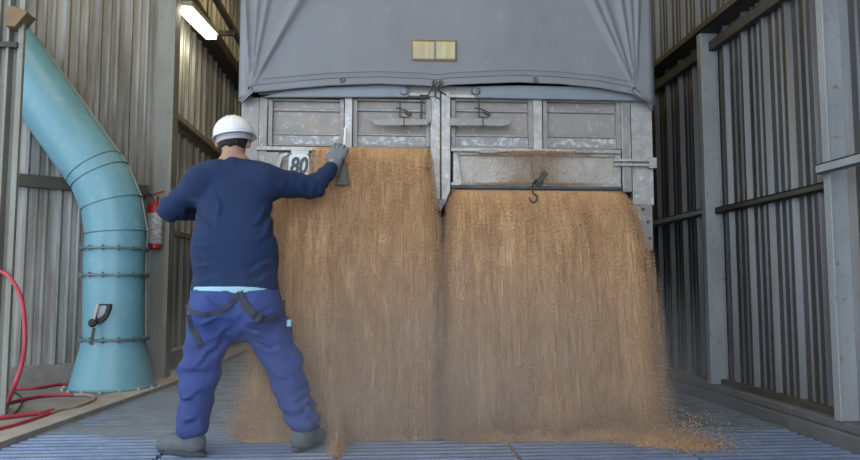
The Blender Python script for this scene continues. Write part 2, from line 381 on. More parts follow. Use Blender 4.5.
# ------------------------------------------------------------------ blue pipe
YP = 5.73
def pp(u, v): return atY(u, v, YP)
r0 = 27.8/700*YP
pz = [pp(114, 341), pp(114.5, 275), pp(115, 250), pp(116.3, 233), pp(111.5, 204), pp(100, 176.5), pp(6, 44), pp(-60, -49)]
root = empty('blue_pipe', 'large turquoise grain pipe bending down the left wall', 'pipe', (pz[0].x, YP, .024))
def mitre(path, r, n=48):
    """tube with mitred joints: each ring lies in the plane that halves the bend"""
    vs = []; fs = []; N = len(path); side = V((0, 1, 0))
    for i, p in enumerate(path):
        d0 = (path[i]-path[i-1]).normalized() if i else None
        d1 = (path[i+1]-path[i]).normalized() if i < N-1 else None
        d = ((d0 or d1)+(d1 or d0)).normalized(); k = 1/max(.5, d.dot(d1 or d0)); w = d.cross(side).normalized()
        for j in range(n):
            a = 2*PI*j/n; vs.append(p+side*(math.sin(a)*r)+w*(math.cos(a)*r*k))
    for i in range(N-1):
        for j in range(n): fs.append((i*n+j, i*n+(j+1) % n, (i+1)*n+(j+1) % n, (i+1)*n+j))
    return MB().add(vs, fs)
o = mitre(pz, r0).build('pipe_wall', 'pipe', root, smooth='auto')
zt = pz[0].z
cx = pz[0].x
MB().lathe((cx, YP, 0), [(.318, .024), (.318, .045), (.311, .05), (r0+.012, zt-.03), (r0+.006, zt+.01)], 56).build('flared_base', 'pipe', root, smooth='auto')
MB().lathe((cx, YP, 0), [(.335, .024), (.335, .034), (.31, .034), (.31, .024)], 56, close=True).build('floor_flange', 'seam', root)
for k in range(16):
    a = 2*PI*(k+.3)/16
    if math.sin(a) < .35: MB().lathe((cx+.348*math.cos(a), YP+.348*math.sin(a), .024), [(.014, 0), (.014, .02)], 6).build('anchor_bolt', 'edge_light', root)
for vv in (338, 275, 249):
    q = pp(114.7, vv)
    fo = MB().lathe((q.x, YP, q.z), [(r0, -.008), (r0+.03, -.008), (r0+.03, .008), (r0, .008)], 56, close=True).build('flange', 'seam', root)
    for k in range(14):
        a = 2*PI*(k+.5)/14; b1 = MB(); b1.lathe((q.x+(r0+.02)*math.cos(a), YP+(r0+.02)*math.sin(a), q.z), [(.010, -.020), (.010, .020)], 6)
        if math.sin(a) < .3: b1.build('bolt', 'bolt', fo)
# lap seams at the mitres
for i in (3, 4, 5):
    p = pz[i]; d = ((pz[i]-pz[i-1]).normalized()+(pz[i+1]-pz[i]).normalized()).normalized()
    mb = MB(); w_ = d.cross(V((0, 1, 0))); ring = []
    for j in range(49):
        a = 2*PI*j/48; ring.append(p+V((0, 1, 0))*math.sin(a)*(r0+.001)+w_*math.cos(a)*(r0+.001)*1.02)
    mb.tube(ring, .0045, 6, False); mb.build('welded_seam', 'seam', root)
p = pz[5]+(pz[6]-pz[5]).normalized()*.085; d = (pz[6]-pz[5]).normalized(); w_ = d.cross(V((0, 1, 0)))
mb = MB(); mb.tube([p+V((0, 1, 0))*math.sin(2*PI*j/48)*(r0+.001)+w_*math.cos(2*PI*j/48)*(r0+.001) for j in range(49)], .0045, 6, False); mb.build('welded_seam', 'seam', root)
# bare metal lap running down the right side
mb = MB(); pts = []
for i, p in enumerate(pz):
    d0 = (pz[i]-pz[i-1]).normalized() if i else None; d1 = (pz[i+1]-pz[i]).normalized() if i < len(pz)-1 else None
    d = ((d0 or d1)+(d1 or d0)).normalized(); w_ = d.cross(V((0, 1, 0))).normalized()
    s_ = 1 if w_.x > 0 else -1
    pts.append(p+w_*s_*(r0*.995)*.95/max(.5, d.dot(d1 or d0))+V((0, .075, 0)))
mb.tube(pts, .010, 8).build('lap_strip', 'edge_light', root)
# damper gauge with lever
yf = YP-r0
def gp(u, v, off=0): return atY(u, v, yf-.02-off)
a = gp(97, 304); b = gp(97, 322); g = MB()
arc = [gp(97, 303)]+[gp(97+15*math.sin(t), 303+19*(1-math.cos(t))*0+19*math.sin(t*0)+0) for t in ()]
qx0, qz1 = gp(97, 304).x, gp(97, 304).z; qx1, qz0 = gp(111, 304).x, gp(97, 324).z
quad = [(qx0, qz1)]+[(qx0+(qx1-qx0)*math.cos(t)*1., qz1-(qz1-qz0)*math.sin(t)) for t in np.linspace(PI/2, 0, 10)]
quad = [(x, z) for x, z in quad]
g.prism(quad, yf-.035, yf+.02).build('gauge_quadrant', 'black', root, bevel=.003)
q2 = [(qx0+.012+(x-qx0)*.62, qz1-.012-(qz1-z)*.62) for x, z in quad]
MB().prism(q2, yf-.039, yf-.034).build('gauge_plate', 'plate_glass', root)
c = gp(92.5, 323, .03)
lv = MB().bar(gp(98, 304, .03), gp(93, 322, .03), .012, .02).build('damper_lever', 'edge_light', root, bevel=.002)
mb = MB().lathe((c.x, c.y, c.z), [(.012, -.012), (.03, -.010), (.034, 0), (.03, .010), (.012, .012)], 20, (0, -1, 0)); mb.build('ball_knob', 'black', lv, smooth=True)
mb = MB(); mb.bar(gp(94, 328, .03), gp(91, 345, .05), .022, .008, (0, -1, 0)); mb.build('hanging_strap', 'iron', lv)

# bracket at the pipe's upper end
mb = MB(); t1, t2, t3 = atY(22, 12, 4.6), atY(35, 18, 4.6), atY(23, 32, 4.6)
mb.prism([(t3.x-.06, t3.z), (t3.x, t3.z), (t2.x, t2.z), (t1.x, t1.z), (t1.x-.06, t1.z)], 4.5, 4.62)
tag(mb.build('corner_bracket', 'wood', bevel=.004), 'rusty brown bracket beside the upper end of the blue pipe', 'bracket')

# ------------------------------------------------------------------ extinguisher
ye = 6.10; c0 = atY(154, 250, ye); c1 = atY(152.5, 203, ye); re = .062
root = empty('fire_extinguisher', 'red fire extinguisher hung on the corner column behind the blue pipe', 'fire extinguisher', (c0.x, ye, c0.z))
zb, zz = c0.z, c1.z
MB().lathe((c0.x, ye, 0), [(.045, zb), (re, zb+.015), (re, zz-.04), (.05, zz-.01), (.022, zz+.005), (.02, zz+.03)], 28).build('tank', 'ext_red', root, smooth='auto')
MB().lathe((c0.x, ye, 0), [(re*.98, zb+.05), (re+.002, zb+.052), (re+.002, zz-.09), (re*.98, zz-.088)], 28, close=True).build('tank_label', 'label', root, smooth='auto')
MB().box(c0.x-.02, c0.x+.02, ye-.02, ye+.02, zz+.03, zz+.065).build('valve', 'bolt', root, bevel=.004)
MB().bar((c0.x-.03, ye, zz+.07), (c0.x+.075, ye-.02, zz+.10), .02, .012).build('handle', 'ext_red', root, bevel=.003)
MB().tube(bez([(c0.x-.02, ye, zz+.05), (c0.x-.075, ye-.02, zz+.07), (c0.x-.10, ye-.02, zz-.02), (c0.x-.085, ye-.01, zb+.25), (c0.x-.075, ye, zb+.12)]), .010, 8).build('hose', 'black', root, smooth=True)
MB().box(c0.x-.03, c0.x+.03, ye+.05, 6.245, zb+.28, zb+.32).build('wall_bracket', 'iron', root)

# ------------------------------------------------------------------ hoses
def fl(u, v, r=.012): return atZ(u, v, .024+r)
yh = yp-.06
hx = MB(); yh = yp-.25
P = [atY(-30, 262, yp-.02), atY(0, 271, yp-.04), atY(12, 280, yp-.10), atY(22, 302, yp-.16), atY(25, 338, yh), atY(21.5, 365, yh), atY(13, 390, yh)]
P += [fl(6, 407), fl(9, 403), fl(36, 397), fl(60, 395), fl(74, 395)]
hose = hx.tube(bez(P, 6), .0125, 8).build('air_hose', 'hose_red', smooth=True)
tag(hose, 'red hose hanging down the left edge and looping over the floor', 'hose')
MB().tube(bez([fl(74, 395), fl(88, 395), fl(94.5, 399), fl(79, 406), fl(60, 410), fl(50, 413.5)], 8), .0125, 8).build('dusty_length', 'hose_tan', hose, smooth=True)
MB().tube(bez([fl(50, 413.5), fl(43, 416), fl(22, 423), fl(0, 429), fl(-30, 436)], 8), .0125, 8).build('returning_length', 'hose_red', hose, smooth=True)
h2 = MB().tube(bez([fl(-30, 421), fl(0, 418), fl(24, 415), fl(42, 413), fl(53, 410)], 8), .0125, 8).build('air_hose', 'hose_red', smooth=True)
tag(h2, 'short red hose length on the floor meeting the loop from the left edge', 'hose')
h3 = MB().tube(bez([fl(15, 389), fl(36, 388), fl(52, 385.5), fl(64, 384), fl(73, 386), fl(79, 388.5)], 8), .011, 8).build('air_hose', 'hose_red', smooth=True)
tag(h3, 'red hose length lying farthest back against the foot of the blue pipe', 'hose')
h4 = MB().tube(bez([fl(12, 391), fl(20, 396), fl(22, 402), fl(17, 411), fl(12, 415)], 8), .006, 8).build('black_cable', 'black', smooth=True)
tag(h4, 'thin black cable curled between the red hose loops', 'cable')

# ------------------------------------------------------------------ lamp
e0 = atX(184, 9, -1.80); e1 = atX(212, 38, -1.80)
e1 = V((-1.80, e1.y, e1.z))
root = empty('strip_lamp', 'lit fluorescent strip lamp high on the left wall', 'lamp', tuple((e0+e1)/2))
d = (e1-e0).normalized(); upv = V((1, 0, 0)).cross(d); upv = upv if upv.z > 0 else -upv
MB().bar(e0+upv*.055, e1+upv*.055, .15, .05, upv).build('lamp_housing', 'lamp_body', root, bevel=.01)
MB().bar(e0+d*.03, e1-d*.03, .115, .045, upv).build('lit_diffuser', 'lamp_glow', root, bevel=.012)
for f_ in (.2, .8):
    q = e0.lerp(e1, f_); MB().tube([q+upv*.07, V((q.x, q.y, 3.80))], .008, 6).build('hanger', 'iron', root)

# ------------------------------------------------------------------ truck
YT = 4.20
truck = empty('grain_truck', 'grey grain lorry seen from behind with its tailgate open', 'truck', (.41, YT, 0))
def tx(u, v=150, Y=YT): return atY(u, v, Y).x
def tz(v, u=440, Y=YT): return atY(u, v, Y).z
def rb(u0, v0, u1, v1, Y, d, um=None):
    um = um or (u0+u1)/2
    return MB().box(tx(u0, (v0+v1)/2, Y), tx(u1, (v0+v1)/2, Y), Y, Y+d, tz(v1, um, Y), tz(v0, um, Y))
def rbm(mb, *a, **k):
    q = rb(*a, **k); return mb.add(q.v, q.f)
TX0, TX1 = tx(240), tx(654)
BOT = tz(250, 640)
# box body
b = MB(); b.box(TX0+.01, TX0+.05, 4.30, 11.5, BOT+.1, tz(95)); b.box(TX1-.05, TX1-.01, 4.30, 11.5, BOT+.1, tz(95)); b.box(TX0, TX1, 11.5, 11.56, BOT+.1, tz(95))
for k in range(14):
    y = 4.6+k*.5; b.box(TX0-.005, TX0+.02, y, y+.06, BOT+.1, tz(95)); b.box(TX1-.02, TX1+.005, y, y+.06, BOT+.1, tz(95))
b.box(TX0+.05, TX1-.05, 4.30, 11.5, BOT+.1, BOT+.2)
b.build('cargo_box', 'zinc', truck)
b = MB(); b.box(.0, .12, 4.6, 11.4, .72, BOT+.1); b.box(.70, .82, 4.6, 11.4, .72, BOT+.1); b.box(TX0+.1, TX1-.1, 4.6, 4.7, .80, BOT+.1)
b.build('chassis', 'steel_dark', truck)
for sx in (TX0+.12, TX1-.42):
    for yy in (6.0, 7.3):
        w_ = MB().lathe((sx, yy, .50), [(.20, 0), (.26, .02), (.46, .0), (.50, .03), (.50, .27), (.46, .30), (.26, .28), (.20, .30)], 36, (1, 0, 0)).build('wheel', 'black', truck, smooth='auto')
# side frames
mb = rb(240, 97, 258, 250, YT+.015, .05); mb.build('corner_plate', 'zinc', truck, bevel=.004)
rb(258.5, 97, 267, 190, YT, .07).build('frame_post', 'zinc', truck, bevel=.006)
rb(622, 97, 631.5, 192, YT, .07).build('frame_post', 'zinc', truck, bevel=.006)
rb(632, 98, 653, 205, YT+.015, .05).build('corner_plate', 'zinc_bright', truck, bevel=.004)
rb(622, 205, 653, 250, YT+.01, .05).build('lower_corner_plate', 'zinc', truck, bevel=.004)
for (u, v) in ((643, 209), (648, 222), (640, 244), (650, 238)):
    q = atY(u, v, YT+.01); MB().lathe(q, [(.011, 0), (.009, .012)], 8, (0, -1, 0)).build('rivet', 'bolt', truck)
mb = rb(615, 159, 657, 161.5, YT-.02, .03); rbm(mb, 615, 163.5, 657, 166, YT-.02, .03); rbm(mb, 650, 157.5, 657, 168, YT-.03, .045)
mb.build('side_latch', 'zinc_bright', truck, bevel=.002)
# top rails
rb(258, 86, 650, 98, YT-.005, .09).build('top_rail', 'zinc', truck, bevel=.004)
rb(445, 94.5, 488, 97.5, YT-.025, .02).build('locking_bar', 'zinc_bright', truck, bevel=.002)
rb(372, 92.5, 436, 95.5, YT-.03, .02).build('locking_bar', 'zinc_bright', truck, bevel=.002)
def poly(pts, Y, d):
    return MB().prism([(tx(u, v, Y), atY(u, v, Y).z) for u, v in pts], Y, Y+d)
poly([(262, 97), (408, 97), (410, 92), (406, 84.5), (380, 84), (330, 87), (285, 90)], YT-.035, .03).build('blue_rail_board', 'tarp_trim', truck, bevel=.005)
poly([(475, 97.5), (648, 101), (650, 92), (600, 87), (520, 85), (474, 86)], YT-.035, .03).build('blue_rail_board', 'tarp_trim', truck, bevel=.005)
for (u, v) in ((404, 91), (476, 91)):
    q = atY(u, v, YT-.035); MB().lathe(q, [(.028, 0), (.024, .012), (.010, .014)], 12, (0, -1, 0)).build('rail_bolt', 'bolt', truck)
# doors
def door(u0, v0, u1, v1, handle=0):
    d = rb(u0+1, v0+1, u1-1, v1-1, YT+.045, .02).build('tailgate_door', 'door', truck)
    fr = MB(); um = (u0+u1)/2; kw = dict(um=um)
    rbm(fr, u0, v0, u0+4.5, v1, YT+.01, .045); rbm(fr, u1-4.5, v0, u1, v1, YT+.01, .045)
    rbm(fr, u0+4.5, v0, u1-4.5, v0+2, YT+.015, .04, **kw); rbm(fr, u0+4.5, v1-2, u1-4.5, v1, YT+.015, .04, **kw)
    fr.build('door_frame', 'door', d, bevel=.003)
    for vv in (v0+.23*(v1-v0), v0+.74*(v1-v0)):
        rb(u0+4.5, vv-1.2, u1-4.5, vv+1.4, YT+.028, .02, **kw).build('door_rib', 'zinc', d, bevel=.004)
    rb(u0+4.5, v0+.78*(v1-v0), u1-4.5, v1-2, YT+.036, .012, **kw).build('scraped_panel', 'door_scuff', d)
    return d
d1 = door(268, 99, 344, 146); d2 = door(353, 99, 430, 147); d3 = door(451, 99.5, 533, 148); d4 = door(543, 100.5, 621, 149)
rb(344.5, 97, 352.5, 150, YT-.005, .07).build('divider_post', 'zinc_bright', truck, bevel=.005)
rb(533.5, 97, 542.5, 152, YT-.005, .07).build('divider_post', 'zinc_bright', truck, bevel=.005)
# centre posts tapering to the bolt
poly([(430.5, 92), (440, 92), (440, 207), (437, 207), (430.5, 190)], YT-.02, .08).build('centre_post', 'zinc_bright', truck, bevel=.003)
poly([(441.5, 92), (450.5, 92), (450.5, 190), (444, 207), (441.5, 207)], YT-.02, .08).build('centre_post', 'zinc_bright', truck, bevel=.003)
rb(440.2, 92, 441.3, 205, YT-.005, .05).build('post_gap_strip', 'wood', truck)
poly([(437, 199), (444.5, 199), (444.5, 205), (441.5, 210), (439.5, 210), (437, 205)], YT-.04, .03).build('bottom_bolt', 'bolt', truck, bevel=.003)
# bottom rails
rb(256, 146.5, 343.5, 150.5, YT-.015, .06).build('bottom_rail', 'zinc_bright', truck, bevel=.003)
rb(353, 147, 430, 150, YT-.0, .05).build('bottom_rail', 'zinc', truck, bevel=.003)
rb(451, 148.5, 621, 152.3, YT-.015, .06).build('bottom_rail', 'zinc_bright', truck, bevel=.003)
# blades (latch handles)
def blade(ul, ur, v0, v1, left, par):
    if left: pts = [(ul, v0+1.5), (ul+5, v1-.3), (ul+12, v1+.6), (ur, v1), (ur, v0+1), (ul+25, v0)]
    else: pts = [(ul, v0), (ul, v1), (ur-12, v1+.6), (ur-4, v1-.8), (ur, v0+3.2), (ur-5, v0+.6)]
    return poly(pts, YT-.045, .012).build('latch_blade', 'door', par, bevel=.003)
hb = blade(370, 428, 118, 125, True, truck); hb2 = blade(450, 513, 118, 125.5, False, truck)
def hookpart(u, par):
    m_ = MB(); Yh = YT-.045
    m_.tube(bez([atY(u-9, 108, Yh), atY(u-3, 109, Yh), atY(u+3, 112, Yh), atY(u+7, 115, Yh)], 5), .005, 6)
    m_.tube([atY(u-5, 99, Yh), atY(u-5, 118, Yh)], .0045, 6); m_.tube([atY(u-1, 117, Yh), atY(u-1, 128.5, Yh)], .0035, 6)
    m_.tube([atY(u-5, 117.2, Yh), atY(u+4, 117.2, Yh)], .004, 6); m_.tube([atY(u-4, 125.8, Yh), atY(u+3, 125.8, Yh)], .004, 6)
    m_.tube([atY(u, 112, Yh), atY(u+6, 116, Yh)], .009, 6)
    m_.build('latch_hook', 'iron', par)
hookpart(405, hb); hookpart(484, hb2)
MB().tube([atY(421.5, 98, YT-.02), atY(421.5, 127, YT-.02)], .006, 6).build('latch_rod', 'iron', hb)
poly([(427, 99), (431.5, 99), (431.5, 121), (428.5, 124), (425.5, 121), (426, 116)], YT-.035, .02).build('blade_hinge', 'zinc', hb, bevel=.003)
# lower flaps
def flap(u0, u1, v0, v1, Y, braces=True):
    f_ = rb(u0+3, v0, u1-3, v1-2, Y+.02, .02).build('lower_flap', 'flap', truck)
    q = MB(); um = (u0+u1)/2
    q2 = poly([(u0, v0), (u0, v1), (u0+10, v1), (u0+5, v0)], Y, .03); q.add(q2.v, q2.f)
    q2 = poly([(u1-5, v0), (u1-10, v1), (u1, v1), (u1, v0)], Y, .03); q.add(q2.v, q2.f)
    rbm(q, u0, v0, u1, v0+3, Y+.002, .03, um=um)
    q.build('flap_frame', 'zinc_bright', f_, bevel=.003)
    return f_
f1 = flap(453, 621, 153, 187, YT+.01)
mb = MB()
mb.tube([atY(451, 187, YT-.03), atY(621, 188.5, YT-.03)], .010, 8); mb.tube([atY(451, 190.5, YT-.015), atY(621, 192, YT-.015)], .012, 8); mb.build('flap_bottom_rod', 'bolt', f1)
rb(451, 183, 621, 186, YT-.01, .03).build('flap_lip', 'zinc_bright', f1, bevel=.002)
poly([(532, 155), (534.5, 183), (541, 183), (542.5, 155)], YT-.012, .012).build('flap_strap', 'zinc', f1, bevel=.002)
for (u0, u1) in ((479, 498), (576, 592)):
    rb(u0, 149.5, u1, 153, YT-.03, .03).build('flap_hinge', 'zinc', f1, bevel=.003)
m_ = MB(); m_.bar(atY(538, 183, YT-.06), atY(546, 172, YT-.06), .034, .016, (0, -1, 0)); m_.bar(atY(536, 181, YT-.05), atY(541, 185, YT-.05), .035, .02, (0, -1, 0))
lc = m_.build('flap_latch', 'iron', f1, bevel=.004)
MB().tube(bez([atY(536, 180, YT-.08), atY(532.5, 185, YT-.14), atY(533, 193, YT-.23), atY(536.5, 196, YT-.23), atY(536.5, 200, YT-.23), atY(533, 202.5, YT-.23), atY(530, 200, YT-.23), atY(529.5, 197, YT-.23)], 6), .0055, 8).build('hanging_hook', 'iron', lc, smooth=True)
f2 = flap(268, 428, 153, 187, YT+.03)
for (u0, u1) in ((291, 309),): rb(u0, 150, u1, 154.5, YT-.03, .03).build('flap_hinge', 'zinc_bright', f2, bevel=.003)
q = poly([(266, 152), (262, 182), (275, 182), (279, 152)], YT-.02, .02); q.build('flap_strap', 'zinc', f2, bevel=.002)
q = poly([(279, 155), (274, 175), (277, 176), (283, 157), (288, 155), (287, 152)], YT-.03, .015); q.build('flap_strap', 'zinc_bright', f2, bevel=.002)
# number plate
pl = poly([(289, 156), (288, 176), (296, 181), (306, 181), (310, 172), (309, 156), (305, 153.5), (293, 153.5)], YT-.065, .012).build('number_plate', 'white_paint', truck, bevel=.002)
fc = bpy.data.curves.new('digits', 'FONT'); fc.body = '80'; fc.size = 1; fc.extrude = .02; fc.offset = .035; fc.shear = .18
to = bpy.data.objects.new('digits_tmp', fc); C.objects.link(to); bpy.context.view_layer.update()
me = bpy.data.meshes.new_from_object(to.evaluated_get(bpy.context.evaluated_depsgraph_get())); bpy.data.objects.remove(to)
xs = [v.co.x for v in me.vertices]; ys = [v.co.y for v in me.vertices]
p0 = atY(290, 174, YT-.068); p1 = atY(308.5, 157, YT-.068)
for v in me.vertices:
    fx = (v.co.x-min(xs))/(max(xs)-min(xs)); fy = (v.co.y-min(ys))/(max(ys)-min(ys)); v.co = V((p0.x+(p1.x-p0.x)*fx, YT-.068-v.co.z*.1, p0.z+(p1.z-p0.z)*fy))
xs = None
me.materials.clear(); me.materials.append(M['digit']); o = bpy.data.objects.new('digits', me); link(o, pl)
# white rod and latch by the hand
hr = MB().tube([atY(345.5, 128, YT-.07), atY(344.2, 156, YT-.14)], .009, 8).build('lever_rod', 'white_paint', truck)
m_ = MB(); q = poly([(339.5, 163), (347, 163), (348, 184), (337.5, 184), (338.5, 175)], YT-.23, .015); m_.add(q.v, q.f); q = poly([(336, 181), (349, 181), (349, 185), (336, 185)], YT-.24, .03); m_.add(q.v, q.f)
m_.tube([atY(344.2, 154, YT-.135), atY(343.5, 164, YT-.222)], .006, 6)
m_.build('hanging_latch', 'iron', hr, bevel=.003)

# ------------------------------------------------------------------ tarpaulin
YQ = YT-.075
zTop = 2.95
def zlow(x):          # lower hem, sagging between its eyelets
    pts = [(238, 97), (255, 92.5), (285, 89.5), (330, 85.5), (380, 84), (425, 85.5), (437, 87), (450, 85), (520, 82.5), (560, 84), (600, 88), (632, 94), (640, 99), (657, 103)]
    us = [tx(u, v, YQ) for u, v in pts]; zs = [atY(u, v, YQ).z for u, v in pts]
    return float(np.interp(x, us, zs))
xa, xb = tx(238, 60, YQ), tx(656.5, 60, YQ)
cl = atY(251, 89, YQ); cr = atY(636, 92, YQ)
def fold(x, z):
    y = 0
    for c, sg, angs in ((cl, 1, (-5, 3, 9, 25.5, 27.5)), (cr, -1, (-2, 3, 9, 19, 25))):
        dx = (x-c.x)*sg; dz = z-c.z; r = math.hypot(dx, dz)
        if dz > -.02 and r < 1.4:
            a = math.degrees(math.atan2(dx, max(dz, .001)))
            for k, a0 in enumerate(angs):
                wd = 1.6+.2*k
                y -= (.020 if k % 2 == 0 else .016)*min(1, r/.15)*math.exp(-((a-a0)/wd)**2)
    y += .008*nz(x*2.2, z*2.0, 5)+.0025*nz(x*8, z*7, 2)
    y += .006*math.exp(-abs(z-zlow(x)-.05)*60)*(1 if abs(z-zlow(x)-.035) < .03 else .3)
    return y
tarp_root = empty('tarpaulin', 'grey-blue tarpaulin hanging over the back of the truck', 'tarpaulin', (.41, YQ, zTop))
vs = []; fs = []; NX, NZ = 300, 90
for j in range(NZ+1):
    for i in range(NX+1):
        x = xa+(xb-xa)*i/NX; lo = zlow(x); z = lo+(zTop-lo)*j/NZ
        e = min(x-xa, xb-x)
        yy = YQ+fold(x, z)+(.05*(1-e/.05)**2 if e < .05 else 0)
        vs.append((x, yy, z))
for j in range(NZ):
    for i in range(NX): a = j*(NX+1)+i; fs.append((a, a+1, a+NX+2, a+NX+1))
o = MB().add(vs, fs).build('rear_sheet', 'tarp', tarp_root, smooth=True, solid=.005)
mb = MB()
for sx in (xa, xb):
    vs = []; fs = []; ny = 120
    for i in range(ny+1):
        y = YQ+.05+i*7.3/ny; h_ = zlow(sx)-.02+.02*math.sin(y*5)
        for j in range(9):
            z = h_+(zTop-h_)*j/8; vs.append((sx+(.012*math.sin(y*9+j*.5))*(1 if sx < 0 else -1)*(1-j/8)*(min(1, i/6)), y, z))
    for i in range(ny):
        for j in range(8): a = i*9+j; fs.append((a, a+1, a+10, a+9))
    mb.add(vs, fs)
mb.build('side_sheet', 'tarp', tarp_root, smooth=True, solid=.005)
vs = []; fs = []
for i in range(41):
    for j in range(17):
        s_ = j/16; vs.append((xa+(xb-xa)*s_, YQ+i*7.35/40, zTop+.25*math.sin(PI*s_)+.02*math.sin(i)))
for i in range(40):
    for j in range(16): a = i*17+j; fs.append((a, a+1, a+18, a+17))
for i in range(0):
    pass
mb = MB().add(vs, fs)
mb.add([(xa+(xb-xa)*j/16, YQ, zTop+(.25*math.sin(PI*j/16))) for j in range(17)]+[(xa+(xb-xa)*j/16, YQ, zTop-.01) for j in range(17)], [(j, j+17, j+18, j+1) for j in range(16)])
mb.build('roof_sheet', 'tarp', tarp_root, smooth=True, solid=.005)
# hem stitching, eyelets, cords, window
mb = MB(); pts = [(x, YQ+fold(x, zlow(x)+.045)-.004, zlow(x)+.045) for x in np.linspace(xa+.08, xb-.1, 140)]; mb.tube(pts, .0022, 5)
pts = [(x, YQ+fold(x, zlow(x)+.075)-.004, zlow(x)+.075) for x in np.linspace(xa+.15, xb-.18, 140)]; mb.tube(pts, .0015, 5)
mb.build('hem_stitching', 'thread', tarp_root)
for (u, v) in ((342, 80), (535, 80), (250, 89), (634, 90), (434, 83), (440.5, 83)):
    q = atY(u, v, YQ); q.y = YQ+fold(q.x, q.z)
    MB().lathe((q.x, q.y, q.z), [(.006, .0), (.018, .0), (.018, .008), (.012, .012), (.006, .008)], 14, (0, -1, 0), close=True).build('eyelet', 'bolt', tarp_root)
def strand(pts, r, m_='iron'):
    return MB().tube(bez([atY(u, v, YQ-dd) for u, v, dd in pts], 6), r, 6).build('cord', m_, tarp_root, smooth=True)
strand([(434, 83, .03), (431, 89, .035), (428, 95, .02), (420, 95, .01)], .005); strand([(440.5, 83, .03), (437, 89, .03), (435, 96, .02), (440, 99, .02)], .005)
strand([(434, 83, .03), (438, 90, .04), (446, 95, .02)], .005); strand([(251, 90, .03), (245, 96, .01), (240, 101, -.03)], .008, 'tarp_trim'); strand([(254, 90, .03), (249, 95, .03), (242, 102, -.02)], .007, 'tarp_trim')
strand([(634, 91, .03), (642, 97, .03), (650, 102, .0), (652, 110, -.05)], .010, 'tarp_trim')
# patch window with a middle seam, laid on the sheet
def patch(u0, v0, u1, v1, off, nx=24, nz_=8):
    a = atY(u0, v1, YQ); b = atY(u1, v0, YQ); vs = []; fs = []
    for j in range(nz_+1):
        for i in range(nx+1):
            x = a.x+(b.x-a.x)*i/nx; z = a.z+(b.z-a.z)*j/nz_; vs.append((x, YQ+fold(x, z)-off, z))
    for j in range(nz_):
        for i in range(nx): q = j*(nx+1)+i; fs.append((q, q+1, q+nx+2, q+nx+1))
    return MB().add(vs, fs)
patch(411.5, 41, 456.5, 61, .006).build('window_border', 'wood', tarp_root, smooth=True, solid=.003)
patch(413, 42.5, 434, 59.5, .010).build('window_patch', 'patch', tarp_root, smooth=True, solid=.003)
patch(436, 42.5, 455, 59.5, .010).build('window_patch', 'patch', tarp_root, smooth=True, solid=.003)
patch(434.2, 42, 435.8, 60, .011, 2).build('window_seam', 'tarp_trim', tarp_root, smooth=True, solid=.003)

# ------------------------------------------------------------------ falling wheat
def grains_mesh(name, pos, dirs, ln, rd, m, parent=None, tone=None):
    """pos (N,3), dirs (N,3) unit; each grain a four-sided spindle"""
    N = len(pos); a = np.cross(dirs, np.array([0.3, .9, .1])); a /= np.linalg.norm(a, axis=1)[:, None]; b = np.cross(dirs, a)
    L = np.asarray(ln).reshape(-1, 1)*np.ones((N, 1)); R = np.asarray(rd).reshape(-1, 1)*np.ones((N, 1))
    v = np.stack([pos-dirs*L/2, pos+a*R, pos+b*R, pos-a*R, pos-b*R, pos+dirs*L/2], 1).reshape(-1, 3)
    t = np.array([(0, 2, 1), (0, 3, 2), (0, 4, 3), (0, 1, 4), (5, 1, 2), (5, 2, 3), (5, 3, 4), (5, 4, 1)])
    f = (t[None]+(np.arange(N)*6)[:, None, None]).reshape(-1, 3)
    me = bpy.data.meshes.new(name); me.vertices.add(len(v)); me.vertices.foreach_set('co', v.astype(np.float32).ravel())
    me.loops.add(len(f)*3); me.loops.foreach_set('vertex_index', f.astype(np.int32).ravel())
    me.polygons.add(len(f)); me.polygons.foreach_set('loop_start', np.arange(0, len(f)*3, 3, dtype=np.int32))
    me.update(calc_edges=True)
    at = me.attributes.new('tone', 'FLOAT', 'POINT'); tn = rng.random(N) if tone is None else tone
    at.data.foreach_set('value', np.repeat(tn, 6).astype(np.float32))
    me.polygons.foreach_set('use_smooth', np.ones(len(f), bool))
    me.materials.append(M[m]); o = bpy.data.objects.new(name, me); link(o, parent); return o
